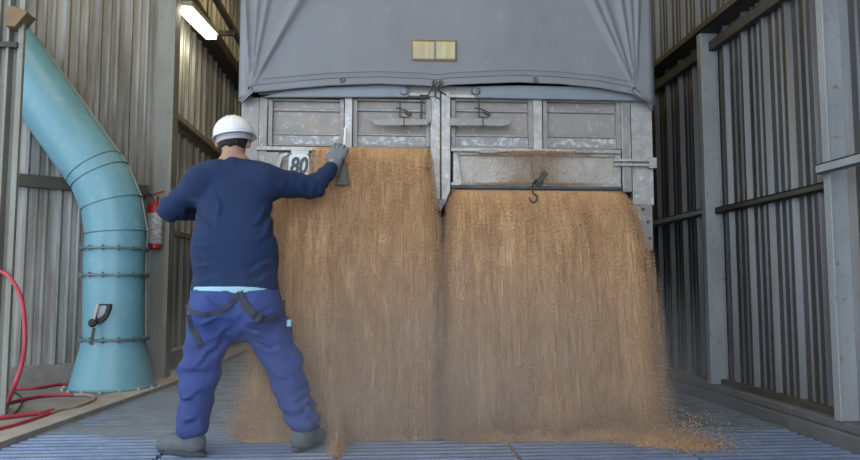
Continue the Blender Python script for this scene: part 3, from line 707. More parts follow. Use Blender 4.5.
def stream(label, v_top, EL, ER, ytop, seed, name='falling_grain'):
    """EL / ER: [(v, u)] outline of the stream seen at its own distance"""
    z0 = tz(v_top, 440, ytop)
    def Yat(z): return ytop-.27*math.sqrt(max(0, (z0-z)/z0))-.05*max(0, (z0-z)/z0)
    def edges(z):
        Y = Yat(z); v = proj((0, Y, z))[1]
        ul = float(np.interp(v, [a for a, _ in EL], [b for _, b in EL])); ur = float(np.interp(v, [a for a, _ in ER], [b for _, b in ER]))
        return atY(ul, v, Y).x, atY(ur, v, Y).x, Y
    NS, NT = 340, 130
    ts = np.linspace(0, 1, NT+1); E = []
    for t in ts:
        z = z0*(1-t)-.03*t; E.append((*edges(z), z))
    vf = []; vb = []
    for j in range(NT+1):
        xl, xr_, Y, z = E[j]
        jl = .018*nz(z*7, seed)+.012*nz(z*25, seed+4); jr = .018*nz(z*7, seed+9)+.012*nz(z*25, seed+14)
        xl += jl+.015; xr_ += jr-.015
        for i in range(NS+1):
            s_ = i/NS; x = xl+(xr_-xl)*s_; e = min(s_, 1-s_)*(xr_-xl)
            rid = .020*nz(x*6, z*.6, seed)+.007*nz(x*27, z*1.3, seed)+.005*nz(x*80, z*3, seed)+.003*nz(x*150, z*12, seed)
            k = min(1, e/.10); k = math.sqrt(1-(1-k)**2)
            grow = min(1, (z0-z)/.15)
            vf.append((x, Y-(.05*k)*(.3+.7*grow)-rid*k*grow*1.0, z)); vb.append((x, Y+.02+.05*k, z))
    n1 = NS+1; fs = []; off = len(vf)
    for j in range(NT):
        for i in range(NS):
            a = j*n1+i; fs.append((a, a+n1, a+n1+1, a+1)); fs.append((off+a, off+a+1, off+a+n1+1, off+a+n1))
        a = j*n1; fs.append((a, off+a, off+a+n1, a+n1)); a = j*n1+NS; fs.append((a, a+n1, off+a+n1, off+a))
    for i in range(NS):
        fs.append((i, i+1, off+i+1, off+i)); a = NT*n1+i; fs.append((a, off+a, off+a+1, a+1))
    root_ = MB().add(vf+vb, fs).build(name, 'wheat', smooth=True)
    me = root_.data; at = me.attributes.new('tone', 'FLOAT', 'POINT')
    tone = [min(1, max(0, .45+.35*nz(v[0]*10, v[2]*1.0, 3)+.25*nz(v[0]*50, v[2]*4, 8))) for v in vf+vb]
    at.data.foreach_set('value', tone)
    tag(root_, label, 'grain', kind='stuff')
    # loose grains flying in short strings, thick on the face and thinning beyond the edges
    K = 12500; P = []; D = []; T = []; SZ = []
    for k in range(K):
        t = rng.random()**.9; z = z0*(1-t); mode = rng.random()
        xl, xr_, Y = edges(z)
        if mode < .60: x = xl+(xr_-xl)*rng.random(); yo = -.055-abs(rng.normal(0, .016))
        elif mode < .88:
            sd = .008+.034*t; x = (xl+.01-abs(rng.normal(0, sd))) if rng.random() < .5 else (xr_-.01+abs(rng.normal(0, sd))); yo = rng.normal(-.01, .03)
        else: x = (xl+.06*rng.random()) if rng.random() < .5 else (xr_-.06*rng.random()); yo = -.02-.04*rng.random()
        if mode >= .60 and (x-xl < 0) and seed == 1 and z > 1.25: continue
        tn = min(1, max(0, rng.normal(.5, .25))); gap = .014+.02*rng.random(); dx = rng.normal(0, .02)
        for q in range(rng.integers(2, 7)):
            zz_ = z-q*gap
            if zz_ < 0.01: break
            Yq = Yat(zz_); SZ.append(1 if mode < .60 else .68); P.append((x+dx*q*gap+rng.normal(0, .0012), Yq+yo*min(1, .35+(z0-zz_)/.15), zz_)); T.append(tn)
            dd = np.array([dx+rng.normal(0, .25), -.12+rng.normal(0, .2), -1.]); D.append(dd/np.linalg.norm(dd))
    o = grains_mesh('loose_grain', np.array(P), np.array(D), rng.uniform(.009, .014, len(P))*np.array(SZ), rng.uniform(.0020, .0028, len(P))*np.array(SZ), 'wheat_grain', root_, np.array(T))
    tag(o, kind='stuff')
    return root_
stream('left stream of wheat pouring down behind the worker', 149, [(148, 313), (170, 311), (176, 307), (182, 282), (200, 271), (300, 262), (380, 246), (440, 234)], [(148, 430), (200, 436), (260, 441), (440, 443)], 4.165, 1)
stream('right stream of wheat pouring from under the lower flap', 190, [(188, 453), (205, 447), (260, 443), (440, 441)], [(188, 621), (200, 631), (250, 647), (300, 653), (380, 660), (440, 666)], 4.14, 2)

# thin wheat running down the flap
P = []; D = []
for k in range(5200):
    u = rng.normal(535, 20) if rng.random() < .8 else rng.uniform(456, 618); v = rng.uniform(152, 184)
    if u < 456 or u > 619: continue
    if rng.random() < .35: v = rng.uniform(150.5, 154.5)
    q = atY(u, v, YT-.012-.02*rng.random()); P.append(q); dd = np.array([rng.normal(0, .15), -.1, -1]); D.append(dd/np.linalg.norm(dd))
for k in range(2200):
    u = rng.normal(530, 34); v = 184.5-abs(rng.normal(0, 1.0))-2.2*math.exp(-((u-530)/22)**2)*rng.random()
    if 460 < u < 615: q = atY(u, v, YT-.02-.02*rng.random()); P.append(q); dd = rng.normal(0, 1, 3); dd[2] *= .4; D.append(dd/np.linalg.norm(dd))
o = grains_mesh('trickling_grain', np.array([tuple(p) for p in P]), np.array(D), rng.uniform(.006, .011, len(P)), rng.uniform(.0013, .002, len(P)), 'wheat_grain')
tag(o, 'thin veil of wheat trickling down the right lower flap', 'grain', kind='stuff')

# heaps where the wheat lands
def heap(name, label, blobs, n, seed, y1, extra=()):
    """blobs (u, v, ru, rv, h) on the floor"""
    B_ = [(atZ(u, v, 0), ru/700*atZ(u, v, 0).y, rv, h) for u, v, ru, rv, h in blobs]
    def hz(x, y):
        z = -.03
        for c, rx, ry, h in B_:
            q = ((x-c.x)/rx)**2+((y-c.y)/ry)**2
            z += h*math.exp(-q*1.6)
        return z*(.8+.5*abs(nz(x*14, y*14, seed)))+.008*nz(x*40, y*40, seed)
    xs = [c.x-rx*2 for c, rx, ry, h in B_]+[c.x+rx*2 for c, rx, ry, h in B_]; ys = [c.y-ry*2 for c, rx, ry, h in B_]+[c.y+ry*2 for c, rx, ry, h in B_]
    x0, x1, y0, y1_ = min(xs), max(xs), min(ys), max(ys)
    nx, ny = int((x1-x0)/.012), int((y1_-y0)/.012)
    o = heightfield(name, 'wheat', x0, x1, y0, y1_, nx, ny, hz, label, 'grain')
    at = o.data.attributes.new('tone', 'FLOAT', 'POINT'); at.data.foreach_set('value', [.5]*len(o.data.vertices))
    P = []; D = []
    for k in range(n):
        c, rx, ry, h = B_[rng.integers(len(B_))]
        x = rng.normal(c.x, rx*.62); y = rng.normal(c.y, ry*.62); z = max(0.002, hz(x, y))
        z += abs(rng.normal(0, .012))+(rng.exponential(.045) if rng.random() < .4 else 0)
        P.append((x, y, z)); dd = rng.normal(0, 1, 3); D.append(dd/np.linalg.norm(dd))
    g = grains_mesh('scattered_grain', np.array(P), np.array(D), rng.uniform(.008, .012, n), rng.uniform(.0022, .0032, n), 'wheat_grain', o); tag(g, kind='stuff')
    return o
heap('grain_heap', 'small heap of wheat splashing beside the worker\'s right boot', [(330, 439, 24, .10, .085), (348, 437, 20, .09, .07), (337, 450, 6, .12, .05)], 4500, 3, 3.6)
heap('grain_heap', 'long ragged heap of wheat under the right stream spreading to the right', [(500, 438, 24, .09, .085), (540, 437, 30, .09, .10), (590, 437, 30, .10, .085), (620, 438, 22, .10, .09), (655, 442, 32, .13, .08), (695, 446, 30, .13, .055), (470, 439, 26, .07, .05)], 11000, 5, 3.6)

# ------------------------------------------------------------------ worker (signed-distance bodies meshed by surface nets)
def surface_net(fn, lo, hi, h):
    lo = np.array(lo, float); hi = np.array(hi, float); n = np.ceil((hi-lo)/h).astype(int)+1
    gx, gy, gz = [lo[i]+h*np.arange(n[i]) for i in range(3)]
    G = np.stack(np.meshgrid(gx, gy, gz, indexing='ij'), -1); S = np.empty(n)
    for i in range(n[0]): S[i] = fn(G[i].reshape(-1, 3)).reshape(n[1], n[2])
    ins = S < 0
    acc = np.zeros((*(n-1), 3)); cnt = np.zeros(n-1)
    sl = lambda o: tuple(slice(o[k], n[k]-1+o[k]) for k in range(3))
    for ax in range(3):
        for p in range(2):
            for q in range(2):
                o0 = [0, 0, 0]; oth = [k for k in range(3) if k != ax]; o0[oth[0]] = p; o0[oth[1]] = q; o1 = list(o0); o1[ax] = 1
                a, b = S[sl(o0)], S[sl(o1)]; m = (a < 0) != (b < 0)
                t = np.where(m, a/np.where(m, a-b, 1), 0)
                pos = np.zeros((*(n-1), 3)); pos[..., oth[0]] = p; pos[..., oth[1]] = q; pos[..., ax] = t
                acc += pos*m[..., None]; cnt += m
    act = cnt > 0; idx = -np.ones(n-1, int); idx[act] = np.arange(act.sum())
    ijk = np.argwhere(act); V_ = lo+h*(ijk+acc[act]/cnt[act][:, None])
    F_ = []
    for ax in range(3):
        a, b = [k for k in range(3) if k != ax]
        s0 = [slice(1, n[k]-1) for k in range(3)]; s0[ax] = slice(0, n[ax]-1); s1 = list(s0); s1[ax] = slice(1, n[ax])
        A_, B_ = ins[tuple(s0)], ins[tuple(s1)]; m = A_ != B_; loc = np.argwhere(m)
        base = loc.copy(); base[:, a] += 1; base[:, b] += 1
        def cell(da, db):
            c = base.copy(); c[:, a] -= da; c[:, b] -= db; return idx[tuple(c.T)]
        q = np.stack([cell(1, 1), cell(0, 1), cell(0, 0), cell(1, 0)], 1)
        fl_ = ~A_[m] if ax != 1 else A_[m]
        q[fl_] = q[fl_][:, ::-1]; F_.append(q)
    return V_, np.concatenate(F_)
def cap(P, a, b, ra, rb_, sc=(1, 1, 1)):
    a = np.array(a, float); b = np.array(b, float); sc = np.array(sc, float)
    p = (P-a)/sc; d = (b-a)/sc; t = np.clip(p@d/max(d@d, 1e-9), 0, 1)
    return (np.linalg.norm(p-t[:, None]*d, axis=1)-(ra+(rb_-ra)*t))*min(sc)
def ell(P, c, r):
    r = np.array(r, float); q = (P-np.array(c, float))/r; k = np.linalg.norm(q, axis=1); return (k-1)*min(r)
def su(a, b, k=.03):
    h = np.clip(.5+.5*(b-a)/k, 0, 1); return b*(1-h)+a*h-k*h*(1-h)
def net_obj(name, fn, lo, hi, h, m, parent):
    v, f = surface_net(fn, lo, hi, h); me = bpy.data.meshes.new(name); me.from_pydata(v.tolist(), [], f.tolist()); me.update()
    me.polygons.foreach_set('use_smooth', np.ones(len(f), bool)); me.materials.append(M[m])
    o = bpy.data.objects.new(name, me); link(o, parent)
    q = o.modifiers.new('s', 'SMOOTH'); q.iterations = 1; q.factor = .5
    return o
def creases(P, segs, Y, amp=.010, w=.011):
    """cloth folds: rounded ridges with a hollow beside each, along the given lines"""
    o = 0
    for u0, v0, u1, v1 in segs:
        a = np.array(atY(u0, v0, Y)); b = np.array(atY(u1, v1, Y)); d = b-a; d[1] = 0; L = np.linalg.norm(d); d /= L
        q = P-a; t = q[:, 0]*d[0]+q[:, 2]*d[2]; n_ = q[:, 0]*-d[2]+q[:, 2]*d[0]+.010*np.sin(t*40)
        e = np.clip(np.minimum(t, L-t)/(.35*L), 0, 1)*(P[:, 1] < Y+.14)
        o = o+e*amp*(np.exp(-(n_/w)**2)-.8*np.exp(-((n_-1.9*w)/w)**2))
    return o
def A3(u, v, Y): return np.array(atY(u, v, Y))
def snoise(P, f, seed):     # cheap smooth wrinkle noise
    s = 0
    r_ = np.random.default_rng(seed)
    for k in range(6):
        w_ = r_.normal(0, 1, 3)*f; s = s+np.sin(P@w_+r_.random()*6.28)
    return s/6
YW = 3.60
pel = A3(236, 305, 3.60); waist = A3(235, 285, 3.60); chest = A3(234, 212, 3.66); neckb = A3(234, 166, 3.70); headc = A3(233, 141, 3.73)
shL = A3(202, 182, 3.68); shR = A3(265, 182, 3.69)
elL = A3(171, 209, 3.72); wrL = A3(200, 214, 3.93)
elR = A3(314, 187, 3.80); wrR = A3(334, 166, 3.93); haR = A3(338, 158, 3.96)
hipL = A3(215, 308, 3.60); hipR = A3(257, 308, 3.60)
knL = A3(199, 372, 3.58); anL = A3(192, 432, 3.52)
knR = A3(283, 362, 3.62); anR = A3(303, 428, 3.60)
wk = empty('person', 'worker in white helmet, navy sweater and blue trousers reaching for the tailgate latch', 'person', (float(pel[0]), 3.58, 0))
hs = 3.73/700
def bodyf(P):
    d = cap(P, neckb, chest, .07, .115, (1.25, .8, 1)); d = su(d, cap(P, chest, waist, .125, .125, (1.15, .8, 1)), .05); d = su(d, cap(P, waist, pel, .11, .115, (1.2, .8, 1)), .05)
    d = su(d, cap(P, neckb, headc-np.array([0, 0, .02]), .058, .052), .03)
    for s_, e_, w_, h_ in ((shL, elL, wrL, None), (shR, elR, wrR, haR)):
        d = su(d, cap(P, neckb+(s_-neckb)*.3, s_, .05, .055), .04); d = su(d, cap(P, s_, e_, .052, .040), .03); d = su(d, cap(P, e_, w_, .040, .028), .02)
        hh = h_ if h_ is not None else w_+(w_-e_)/np.linalg.norm(w_-e_)*.06
        d = su(d, cap(P, w_-.0, hh, .022, .012), .015)
    for h_, k_, a_ in ((hipL, knL, anL), (hipR, knR, anR)):
        d = su(d, cap(P, h_, k_, .085, .055), .05); d = su(d, cap(P, k_, a_, .052, .036), .03)
        d = su(d, cap(P, a_, np.array([a_[0], a_[1]+.10, .05]), .036, .03), .02)
    # skull, jaw, nose, ears
    d = su(d, ell(P, headc+np.array([0, .005, .03]), (.078, .095, .10)), .02)
    d = su(d, ell(P, headc+np.array([0, .05, -.045]), (.052, .055, .055)), .03)
    d = su(d, cap(P, headc+np.array([0, .098, .01]), headc+np.array([0, .115, -.018]), .009, .014), .012)
    d = su(d, cap(P, headc+np.array([-.02, .093, -.045]), headc+np.array([.02, .093, -.045]), .007, .007), .006)
    for s_ in (-1, 1): d = su(d, ell(P, headc+np.array([s_*.082, .0, -.012]), (.012, .022, .033)), .008)
    return d
body = net_obj('body', bodyf, (-1.25, 3.30, .02), (.05, 4.15, 1.80), .0105, 'skin', wk)
for s_ in (-1, 1):
    MB().lathe(tuple(headc+np.array([s_*.03, .086, .012])), [(.001, -.011), (.008, -.008), (.011, 0), (.008, .008), (.001, .011)], 12).build('eye', 'eye', body, smooth=True)
# sweater
hemz = A3(236, 288.5, 3.55)[2]
axr = (elR-shR)/np.linalg.norm(elR-shR)
def sweaterf(P):
    d = cap(P, A3(235, 204, 3.67), A3(235, 250, 3.63), .165, .170, (1.16, .72, 1))
    d = su(d, cap(P, A3(235, 250, 3.63), A3(235, 292, 3.60), .172, .185, (1.20, .74, 1)), .05)
    d = su(d, cap(P, A3(220, 178, 3.69), A3(248, 178, 3.69), .078, .078), .05)
    d = su(d, cap(P, neckb+np.array([0, .0, -.02]), neckb+np.array([0, .0, .010]), .084, .066), .035)
    for s_, e_, w_ in ((shL, elL, wrL), (shR, elR, wrR)):
        s2 = s_+(neckb-s_)*.35; d = su(d, cap(P, s2, s_, .085, .088), .05)
        d = su(d, cap(P, s_, e_, .084, .062), .045); d = su(d, cap(P, e_, w_-(w_-e_)/np.linalg.norm(w_-e_)*.035, .061, .041), .025)
    # folds radiating from elbows and armpits
    for c, k in ((elL, 1), (elR, 1), (shR, .6), (shL, .6)):
        r = np.linalg.norm(P-c, axis=1); d = d+.006*k*np.exp(-(r/.13)**2)*np.sin((P[:, 0]*.7+P[:, 2]*1.1+P[:, 1]*.4)*75)
    d = d+.007*snoise(P*np.array([1, 1, .6]), 16, 4)+.004*np.abs(snoise(P*np.array([1, 1, .5]), 26, 14))+.003*np.exp(-((P[:, 2]-hemz-.05)/.05)**2)*np.sin(P[:, 0]*60+P[:, 2]*30)
    d = np.maximum(d, hemz-.007+.007*np.abs(np.sin(P[:, 0]*26+1))-.10*np.maximum(0, np.abs(P[:, 0]-pel[0]-.01)-.14)+.008*np.exp(-((P[:, 0]-pel[0]-.0)/.02)**2)*-1-P[:, 2])
    d = d-creases(P, [(273, 203, 252, 228), (277, 214, 258, 246), (196, 210, 214, 236), (214, 184, 224, 228), (193, 262, 228, 271), (246, 274, 280, 262), (192, 240, 216, 252), (300, 176, 304, 198), (311, 178, 318, 196), (283, 176, 284, 200),
        (178, 190, 196, 205), (168, 200, 184, 216), (322, 174, 330, 184), (196, 278, 222, 282), (250, 282, 276, 278)], 3.60, .008, .012)
    # open the collar round the neck and stop at the right wrist
    d = np.maximum(d, np.where(np.abs(P[:, 0]-neckb[0]) < .14, P[:, 2]-(neckb[2]+.020-.42*(P[:, 1]-neckb[1])), -1.))
    return d
net_obj('sweater', sweaterf, (-1.30, 3.40, hemz-.03), (-.12, 4.12, 1.55), .0085, 'sweater', wk)
# shirt edge under the hem
def shirtf(P):
    d = cap(P, A3(234, 262, 3.61), A3(234, 296, 3.59), .165, .172, (1.20, .80, 1))
    zt_ = hemz+.01; zb_ = A3(236, 291.3, 3.45)[2]+.005*np.sin(P[:, 0]*31)+.003*np.sin(P[:, 0]*83)+.15*np.maximum(0, np.abs(P[:, 0]-pel[0]-.0)-.15)-.006
    return np.maximum(np.maximum(d, zb_-P[:, 2]), P[:, 2]-zt_)
net_obj('shirt_tail', shirtf, (-1.05, 3.35, hemz-.06), (-.4, 3.85, hemz+.03), .006, 'shirt', wk)
# trousers
beltz = A3(236, 290.6, 3.50)[2]
def trousersf(P):
    d = cap(P, A3(235, 292, 3.60), A3(235, 309, 3.60), .176, .175, (1.26, .80, 1))
    for sx in (-1, 1): d = su(d, ell(P, A3(236+sx*22, 312, 3.56), (.115, .135, .115)), .04)
    for h_, k_, a_, w_ in ((hipL, knL, anL, 0), (hipR, knR, anR, 1)):
        d = su(d, cap(P, h_+np.array([0, 0, -.01]), k_, .122, .092, (1, .98, 1)), .025); d = su(d, cap(P, k_, a_+np.array([0, 0, .03]), .092, .078), .035)
        # wrinkles stacked above the boot and behind the knee
        zz_ = P[:, 2]; low = np.exp(-((zz_-a_[2]-.07)/.09)**2); r = np.linalg.norm((P-a_)[:, :2], axis=1)
        near = np.exp(-(np.linalg.norm(P-(a_+np.array([0, 0, .08])), axis=1)/.16)**2)
        d = d-.010*near*np.sin(zz_*88+P[:, 0]*22*(1 if w_ else -1)+P[:, 1]*12+3.2*snoise(P, 14, 21+w_))*(.6+.6*snoise(P, 10, 31))
        nk = np.exp(-(np.linalg.norm(P-k_, axis=1)/.16)**2); d = d-.010*nk*np.sin(zz_*58+P[:, 0]*30*(1 if w_ else -1)+3.5*snoise(P, 11, 41+w_))
    nc = np.exp(-(np.linalg.norm(P-A3(240, 322, 3.52), axis=1)/.12)**2)
    d = d+.006*nc*np.sin((np.abs(P[:, 0]-pel[0])*.8-P[:, 2])*70)
    d = d+.009*snoise(P*np.array([1.2, 1, .6]), 17, 9)+.0055*np.abs(snoise(P*np.array([1, 1, .7]), 34, 5))
    d = np.maximum(d, P[:, 2]-beltz-.003*np.sin(P[:, 0]*20)-.25*np.maximum(0, np.abs(P[:, 0]-pel[0]-.0)-.145))
    for a_ in (anL, anR):
        m = np.abs(P[:, 0]-a_[0]) < .25
        d = np.where(m, np.maximum(d, (a_[2]-.018)+.010*np.sin(P[:, 0]*35)+.12*(P[:, 1]-a_[1])*.5-P[:, 2]), d)
    d = d-creases(P, [(243, 325, 272, 344), (246, 338, 270, 358), (258, 352, 290, 350), (272, 372, 300, 382), (276, 386, 304, 378), (284, 400, 316, 394), (286, 411, 312, 404), (290, 422, 314, 414),
        (236, 325, 203, 341), (230, 334, 198, 354), (216, 348, 188, 368), (212, 372, 178, 364), (210, 388, 176, 398), (207, 402, 178, 392), (208, 414, 180, 420), (206, 424, 182, 412), (196, 322, 232, 317), (250, 321, 282, 311), (205, 296, 222, 306)], 3.50)
    # centre seam
    return d+.006*np.exp(-((P[:, 0]-(pel[0]+.01))/.008)**2)*(P[:, 1] < 3.58)
tr = net_obj('trousers', trousersf, (-1.15, 3.30, .02), (-.2, 3.90, beltz+.03), .0085, 'trousers', wk)
# braces hanging from the waist
def yback(x, z):      # rear surface of the trousers at x, z
    ys = np.linspace(3.30, 3.6, 301); P_ = np.stack([np.full(301, x), ys, np.full(301, z)], 1); d_ = trousersf(P_)
    i = np.argmax(d_ < 0); return float(ys[i]) if d_[i] < 0 else 3.58
def strapm(uv, w_, name='brace_strap', par=tr):
    mb = MB(); pts = []
    for u, v in bez([(u, v, 0) for u, v in uv], 5) and [(p.x, p.y) for p in bez([(u, v, 0) for u, v in uv], 5)]:
        Y = 3.46
        for _ in range(3): q = atY(u, v, Y); Y = min(yback(q.x, q.z), 3.60)
        q = atY(u, v, Y-.006); pts.append(q)
    vs = []; n_ = len(pts)
    for i, p in enumerate(pts):
        d = (pts[min(i+1, n_-1)]-pts[max(i-1, 0)]); d.y = 0; d.normalize(); s_ = V((-d.z, 0, d.x))*(w_ if not isinstance(w_, tuple) else w_[0]+(w_[1]-w_[0])*i/(n_-1))/2
        vs += [p-s_+V((0, -.003, 0)), p+s_+V((0, -.003, 0)), p+s_+V((0, .012, 0)), p-s_+V((0, .012, 0))]
    fs = []
    for i in range(n_-1):
        for j in range(4): a = i*4+j; b = i*4+(j+1) % 4; fs.append((a, b, b+4, a+4))
    fs += [(3, 2, 1, 0), tuple(range(4*n_-4, 4*n_))]
    return mb.add(vs, fs).build(name, 'strap', par, bevel=.0015)
strapm([(238.5, 284), (240, 293), (246, 306), (255, 315), (262, 319)], (.030, .045)); strapm([(258, 317), (268, 320), (278, 316), (283, 308), (283, 300)], (.025, .016))
strapm([(238.5, 285), (237.5, 291), (234, 300), (224, 309), (212, 314), (200, 314), (191, 311), (187, 305)], (.028, .018)); strapm([(190, 314), (192, 325), (197, 338), (201, 347)], (.035, .028))
q = A3(290.5, 323, 3.60); MB().box(q[0]-.014, q[0]+.008, 3.555, 3.60, q[2]-.016, q[2]+.018).build('pocket_label', 'shirt', tr, bevel=.004)
# side pocket bulge on the right thigh
q = A3(286, 330, 3.60); MB().lathe(tuple(q), [(.004, -.075), (.022, -.05), (.03, 0), (.024, .045), (.004, .07)], 16).build('side_pocket', 'trousers', tr, smooth=True)
# helmet
hc = headc+np.array([0.004, .0, .032]); tilt = Matrix.Rotation(math.radians(-8), 4, 'Y') @ Matrix.Rotation(math.radians(-1), 4, 'X')
def hm(mb):
    mb.v = [tuple(V(hc)+(tilt @ (V(v)*.885))) for v in mb.v]; return mb
prof = [(.118*math.cos(t), .114*math.sin(t)) for t in np.linspace(0, PI/2-.02, 16)]
mb = MB().lathe((0, 0, 0), [(.108, -.012)]+[(r, h) for r, h in prof], 48); mb.v = [(x, y*1.18, z) for x, y, z in mb.v]
mb.f = [f for f in mb.f if len(f) == 4 or f[0] > 100]
hel = hm(mb).build('hard_hat', 'helmet', wk, smooth=True, solid=.004)
mb = MB()
ring = []
for j in range(64):
    a = 2*PI*j/64; rr = .122 if math.sin(a) < .2 else .122+.035*max(0, math.sin(a)-.2)**1; ring.append((rr, a))
vs = []; fs = []
for (ro, zz0) in ((-.012, -.004), (.006, -.012), (.006, -.016), (-.014, -.010)):
    for rr, a in ring: vs.append(((rr+ro)*math.cos(a), (rr+ro)*1.18*math.sin(a), zz0))
for i in range(4):
    for j in range(64): a = i*64+j; b = i*64+(j+1) % 64; c = ((i+1) % 4)*64; fs.append((a, b, c+(j+1) % 64, c+j))
hm(mb.add(vs, fs)).build('helmet_brim', 'helmet', hel, smooth='auto')
mb = MB().lathe((0, 0, 0), [(.100, -.046), (.106, -.047), (.112, -.008), (.105, -.006)], 48, close=True); mb.v = [(x*.95, y*1.10, z) for x, y, z in mb.v]
hm(mb).build('headband', 'helmet_in', hel, smooth='auto')
mb = MB()
for s_ in (-1, 0, 1):
    pts = [(s_*.022, .118*1.18*math.cos(t)*(1 if s_ == 0 else .97), .117*math.sin(t)) for t in np.linspace(.35, PI-.35, 20)]; mb.tube(pts, .0028, 6)
hm(mb).build('helmet_ridge', 'helmet', hel, smooth=True)
# hair
def hairf(P):
    d = ell(P, headc+np.array([0, .0, .022]), (.084, .100, .100))
    d = d+.002*np.sin(P[:, 0]*300)*(P[:, 2] < headc[2])
    cut = headc[2]-.048+.012*np.sin(np.abs(P[:, 0]-headc[0])*60)+.25*np.maximum(0, P[:, 1]-headc[1]+.05)+.5*np.maximum(0, np.abs(P[:, 0]-headc[0])-.055)
    d = np.maximum(d, cut-P[:, 2]); return np.maximum(d, P[:, 2]-(headc[2]+.06))
net_obj('hair', hairf, tuple(headc-.14), tuple(headc+.15), .006, 'hair', wk)
# gloves with five fingers
def glove(wr, palm_dir, across, palm_n, name, curl, K_=1.):
    D_ = np.array(palm_dir, float); D_ /= np.linalg.norm(D_); Aa = np.array(across, float); Aa -= D_*(Aa@D_); Aa /= np.linalg.norm(Aa); Nn = np.cross(D_, Aa)*palm_n
    pc = wr+D_*.055
    segs = [(wr-D_*.025, wr+D_*.01, .034, .031)]
    fing = []
    for k, (off, ln) in enumerate(((.033, .066), (.011, .074), (-.011, .070), (-.032, .056))):
        p = wr+D_*.082+Aa*off; ang = 0; prev = p-D_*.02; ch = [prev]
        for s_, fr in enumerate((.42, .32, .26)):
            ang += curl[s_]; q = ch[-1]+(D_*math.cos(ang)+Nn*math.sin(ang))*ln*fr*(1.45 if s_ == 0 else 1); ch.append(q)
        fing.append((ch, .0115 if k < 3 else .010))
    th = [wr+D_*.025+Aa*.028, wr+D_*.055+Aa*.048+Nn*.02, wr+D_*.082+Aa*.042+Nn*.045, wr+D_*.100+Aa*.026+Nn*.055]
    def f_(P):
        P = wr+(P-wr)/K_
        d = cap(P, segs[0][0], segs[0][1], .036, .030)
        for off in (-.022, -.007, .008, .022): d = su(d, cap(P, wr+D_*.01+Aa*off*.7, wr+D_*.076+Aa*off, .0175, .0145), .009)
        for ch, r in fing:
            f1_ = None
            for i in range(3): c = cap(P, ch[i], ch[i+1], r+.001-.0006*i, r-.0006*i); f1_ = c if f1_ is None else np.minimum(f1_, c)
            d = su(d, f1_, .004)
        t_ = None
        for i in range(3): c = cap(P, th[i], th[i+1], .015-.0015*i, .0135-.0015*i); t_ = c if t_ is None else np.minimum(t_, c)
        return su(d, t_, .010)
    lo = wr-.16; hi = wr+.19
    return net_obj(name, f_, tuple(lo), tuple(hi), .0042, 'glove', wk)
hd = haR-wrR
glove(wrR, np.array([.28, .16, .93]), (-.93, .1, .28), -1, 'glove', (.05, .75, 1.0), 1.12)
glove(wrL, np.array([.35, .55, .25]), (.2, -.3, .9), 1, 'glove', (.3, .6, .5))
# boots
def boot(an, yaw, name='boot'):
    c, s_ = math.cos(yaw), math.sin(yaw); dirv = np.array([s_, c, 0]); x0 = np.array([an[0], an[1], 0])
    sd = np.array([c, -s_, 0])
    def loc(P): q = P-x0; return np.stack([q@sd, q@dirv, P[:, 2]], 1)
    def f_(P):
        L = loc(P)
        d = cap(L, (0, 0, .13), (0, -.01, .06), .055, .050); d = su(d, cap(L, (0, -.025, .052), (0, .11, .045), .046, .046, (1, 1, .95)), .03); d = su(d, cap(L, (-.004, .12, .040), (-.004, .165, .036), .050, .046, (1, 1, .9)), .03)
        return np.maximum(d, .016-P[:, 2])
    o = net_obj(name, f_, (an[0]-.26, an[1]-.26, .005), (an[0]+.26, an[1]+.26, .20), .006, 'boot', wk)
    mb = MB(); out = []
    for t in np.linspace(0, 2*PI, 40, endpoint=False):
        y = .06+.145*math.sin(t); w_ = .052*(1-.10*math.cos(2*t))*math.cos(t)*(1 if y > .0 else .92); out.append((w_, y))
    vs = [tuple(x0+sd*a+dirv*b+np.array([0, 0, z])) for z in (.001, .022) for a, b in out]
    nn = len(out); mb.add(vs, [tuple(range(nn))[::-1], tuple(range(nn, 2*nn))]+[(i, (i+1) % nn, nn+(i+1) % nn, nn+i) for i in range(nn)])
    mb.build('boot_sole', 'sole', o, bevel=.003); return o
boot(anL, math.radians(-62)); boot(anR, math.radians(22))

# ------------------------------------------------------------------ dust hanging where the wheat lands
vm = bpy.data.materials.new('hanging_dust'); vm.use_nodes = True; t = vm.node_tree; t.nodes.clear()
o = t.nodes.new('ShaderNodeOutputMaterial'); pv = t.nodes.new('ShaderNodeVolumePrincipled'); t.links.new(pv.outputs[0], o.inputs['Volume'])
pv.inputs['Color'].default_value = (.80, .82, .86, 1); pv.inputs['Anisotropy'].default_value = 0
DC = V((.35, 3.62, .18)); DR = V((1.75, .62, .98))
g_ = t.nodes.new('ShaderNodeNewGeometry'); s1 = t.nodes.new('ShaderNodeVectorMath'); s1.operation = 'SUBTRACT'; s1.inputs[1].default_value = DC
s2 = t.nodes.new('ShaderNodeVectorMath'); s2.operation = 'DIVIDE'; s2.inputs[1].default_value = DR
s3 = t.nodes.new('ShaderNodeVectorMath'); s3.operation = 'LENGTH'
t.links.new(g_.outputs['Position'], s1.inputs[0]); t.links.new(s1.outputs[0], s2.inputs[0]); t.links.new(s2.outputs[0], s3.inputs[0])
mr = t.nodes.new('ShaderNodeMapRange'); mr.inputs[1].default_value = 1; mr.inputs[2].default_value = .25; mr.inputs[3].default_value = 0; mr.inputs[4].default_value = 1
t.links.new(s3.outputs['Value'], mr.inputs[0])
n_ = noi(t, coords(t, (1, 1, 1)), 3.0, 2)
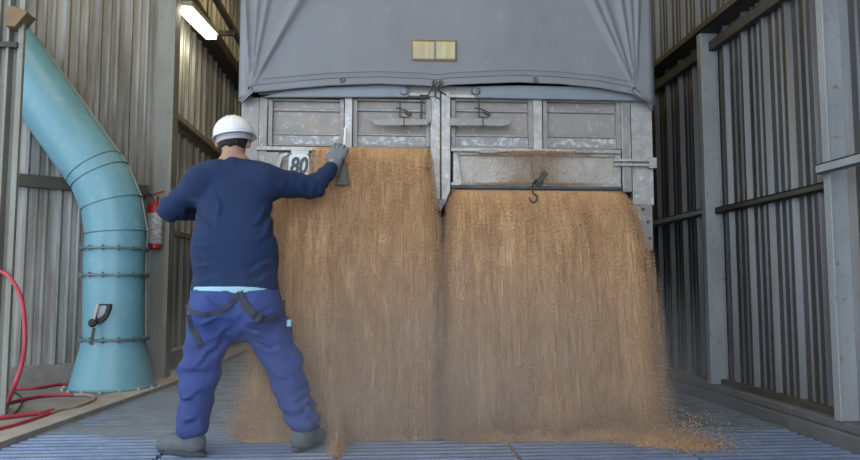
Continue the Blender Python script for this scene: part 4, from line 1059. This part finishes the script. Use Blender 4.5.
mu = t.nodes.new('ShaderNodeMath'); mu.operation = 'MULTIPLY'; t.links.new(mr.outputs[0], mu.inputs[0]); t.links.new(n_, mu.inputs[1])
mu2 = t.nodes.new('ShaderNodeMath'); mu2.operation = 'MULTIPLY'; mu2.inputs[1].default_value = 1.25; t.links.new(mu.outputs[0], mu2.inputs[0]); t.links.new(mu2.outputs[0], pv.inputs['Density'])
M['hanging_dust'] = vm
prof = [(math.cos(a), math.sin(a)) for a in np.linspace(-.18, PI/2-.01, 12)]
mb = MB().lathe((0, 0, 0), prof, 32); mb.v = [(DC.x+x*DR.x, DC.y+y*DR.y, max(.005, DC.z+z*DR.z)) for x, y, z in mb.v]
tag(mb.build('dust_cloud', 'hanging_dust'), 'thin pale dust hanging over the floor in front of the falling wheat', 'dust', kind='stuff')

# ------------------------------------------------------------------ light
W = bpy.data.worlds.new('world'); bpy.context.scene.world = W; W.use_nodes = True
bg = W.node_tree.nodes['Background']; bg.inputs[0].default_value = (.80, .90, 1.0, 1); bg.inputs[1].default_value = 2.6
def area(name, loc, rot, sx, sy, e, col):
    l = bpy.data.lights.new(name, 'AREA'); l.shape = 'RECTANGLE'; l.size = sx; l.size_y = sy; l.energy = e; l.color = col
    o = bpy.data.objects.new(name, l); C.objects.link(o); o.location = loc; o.rotation_euler = rot; return o
area('skylight_through_doorway', (-.6, -2.6, 2.6), (math.radians(83), 0, 0), 4.5, 4.6, 120, (.86, .93, 1))
for k, (x, y, e_) in enumerate(((-1.3, 3.6, 42), (1.2, 3.6, 22), (-1.3, 7.5, 42), (1.4, 7.5, 22))):
    area('added_warm_light', (x, y, 5.45), (0, 0, 0), .3, 1.4, e_, (1, .76, .36))  # unseen area lights added under the roof to warm the upper walls
vs_ = bpy.context.scene.view_settings
vs_.view_transform = 'Standard'; vs_.look = 'None'; vs_.exposure = 0; vs_.gamma = 1; vs_.use_curve_mapping = False
cy = bpy.context.scene.cycles
cy.max_bounces = 8; cy.diffuse_bounces = 5; cy.use_denoising = True
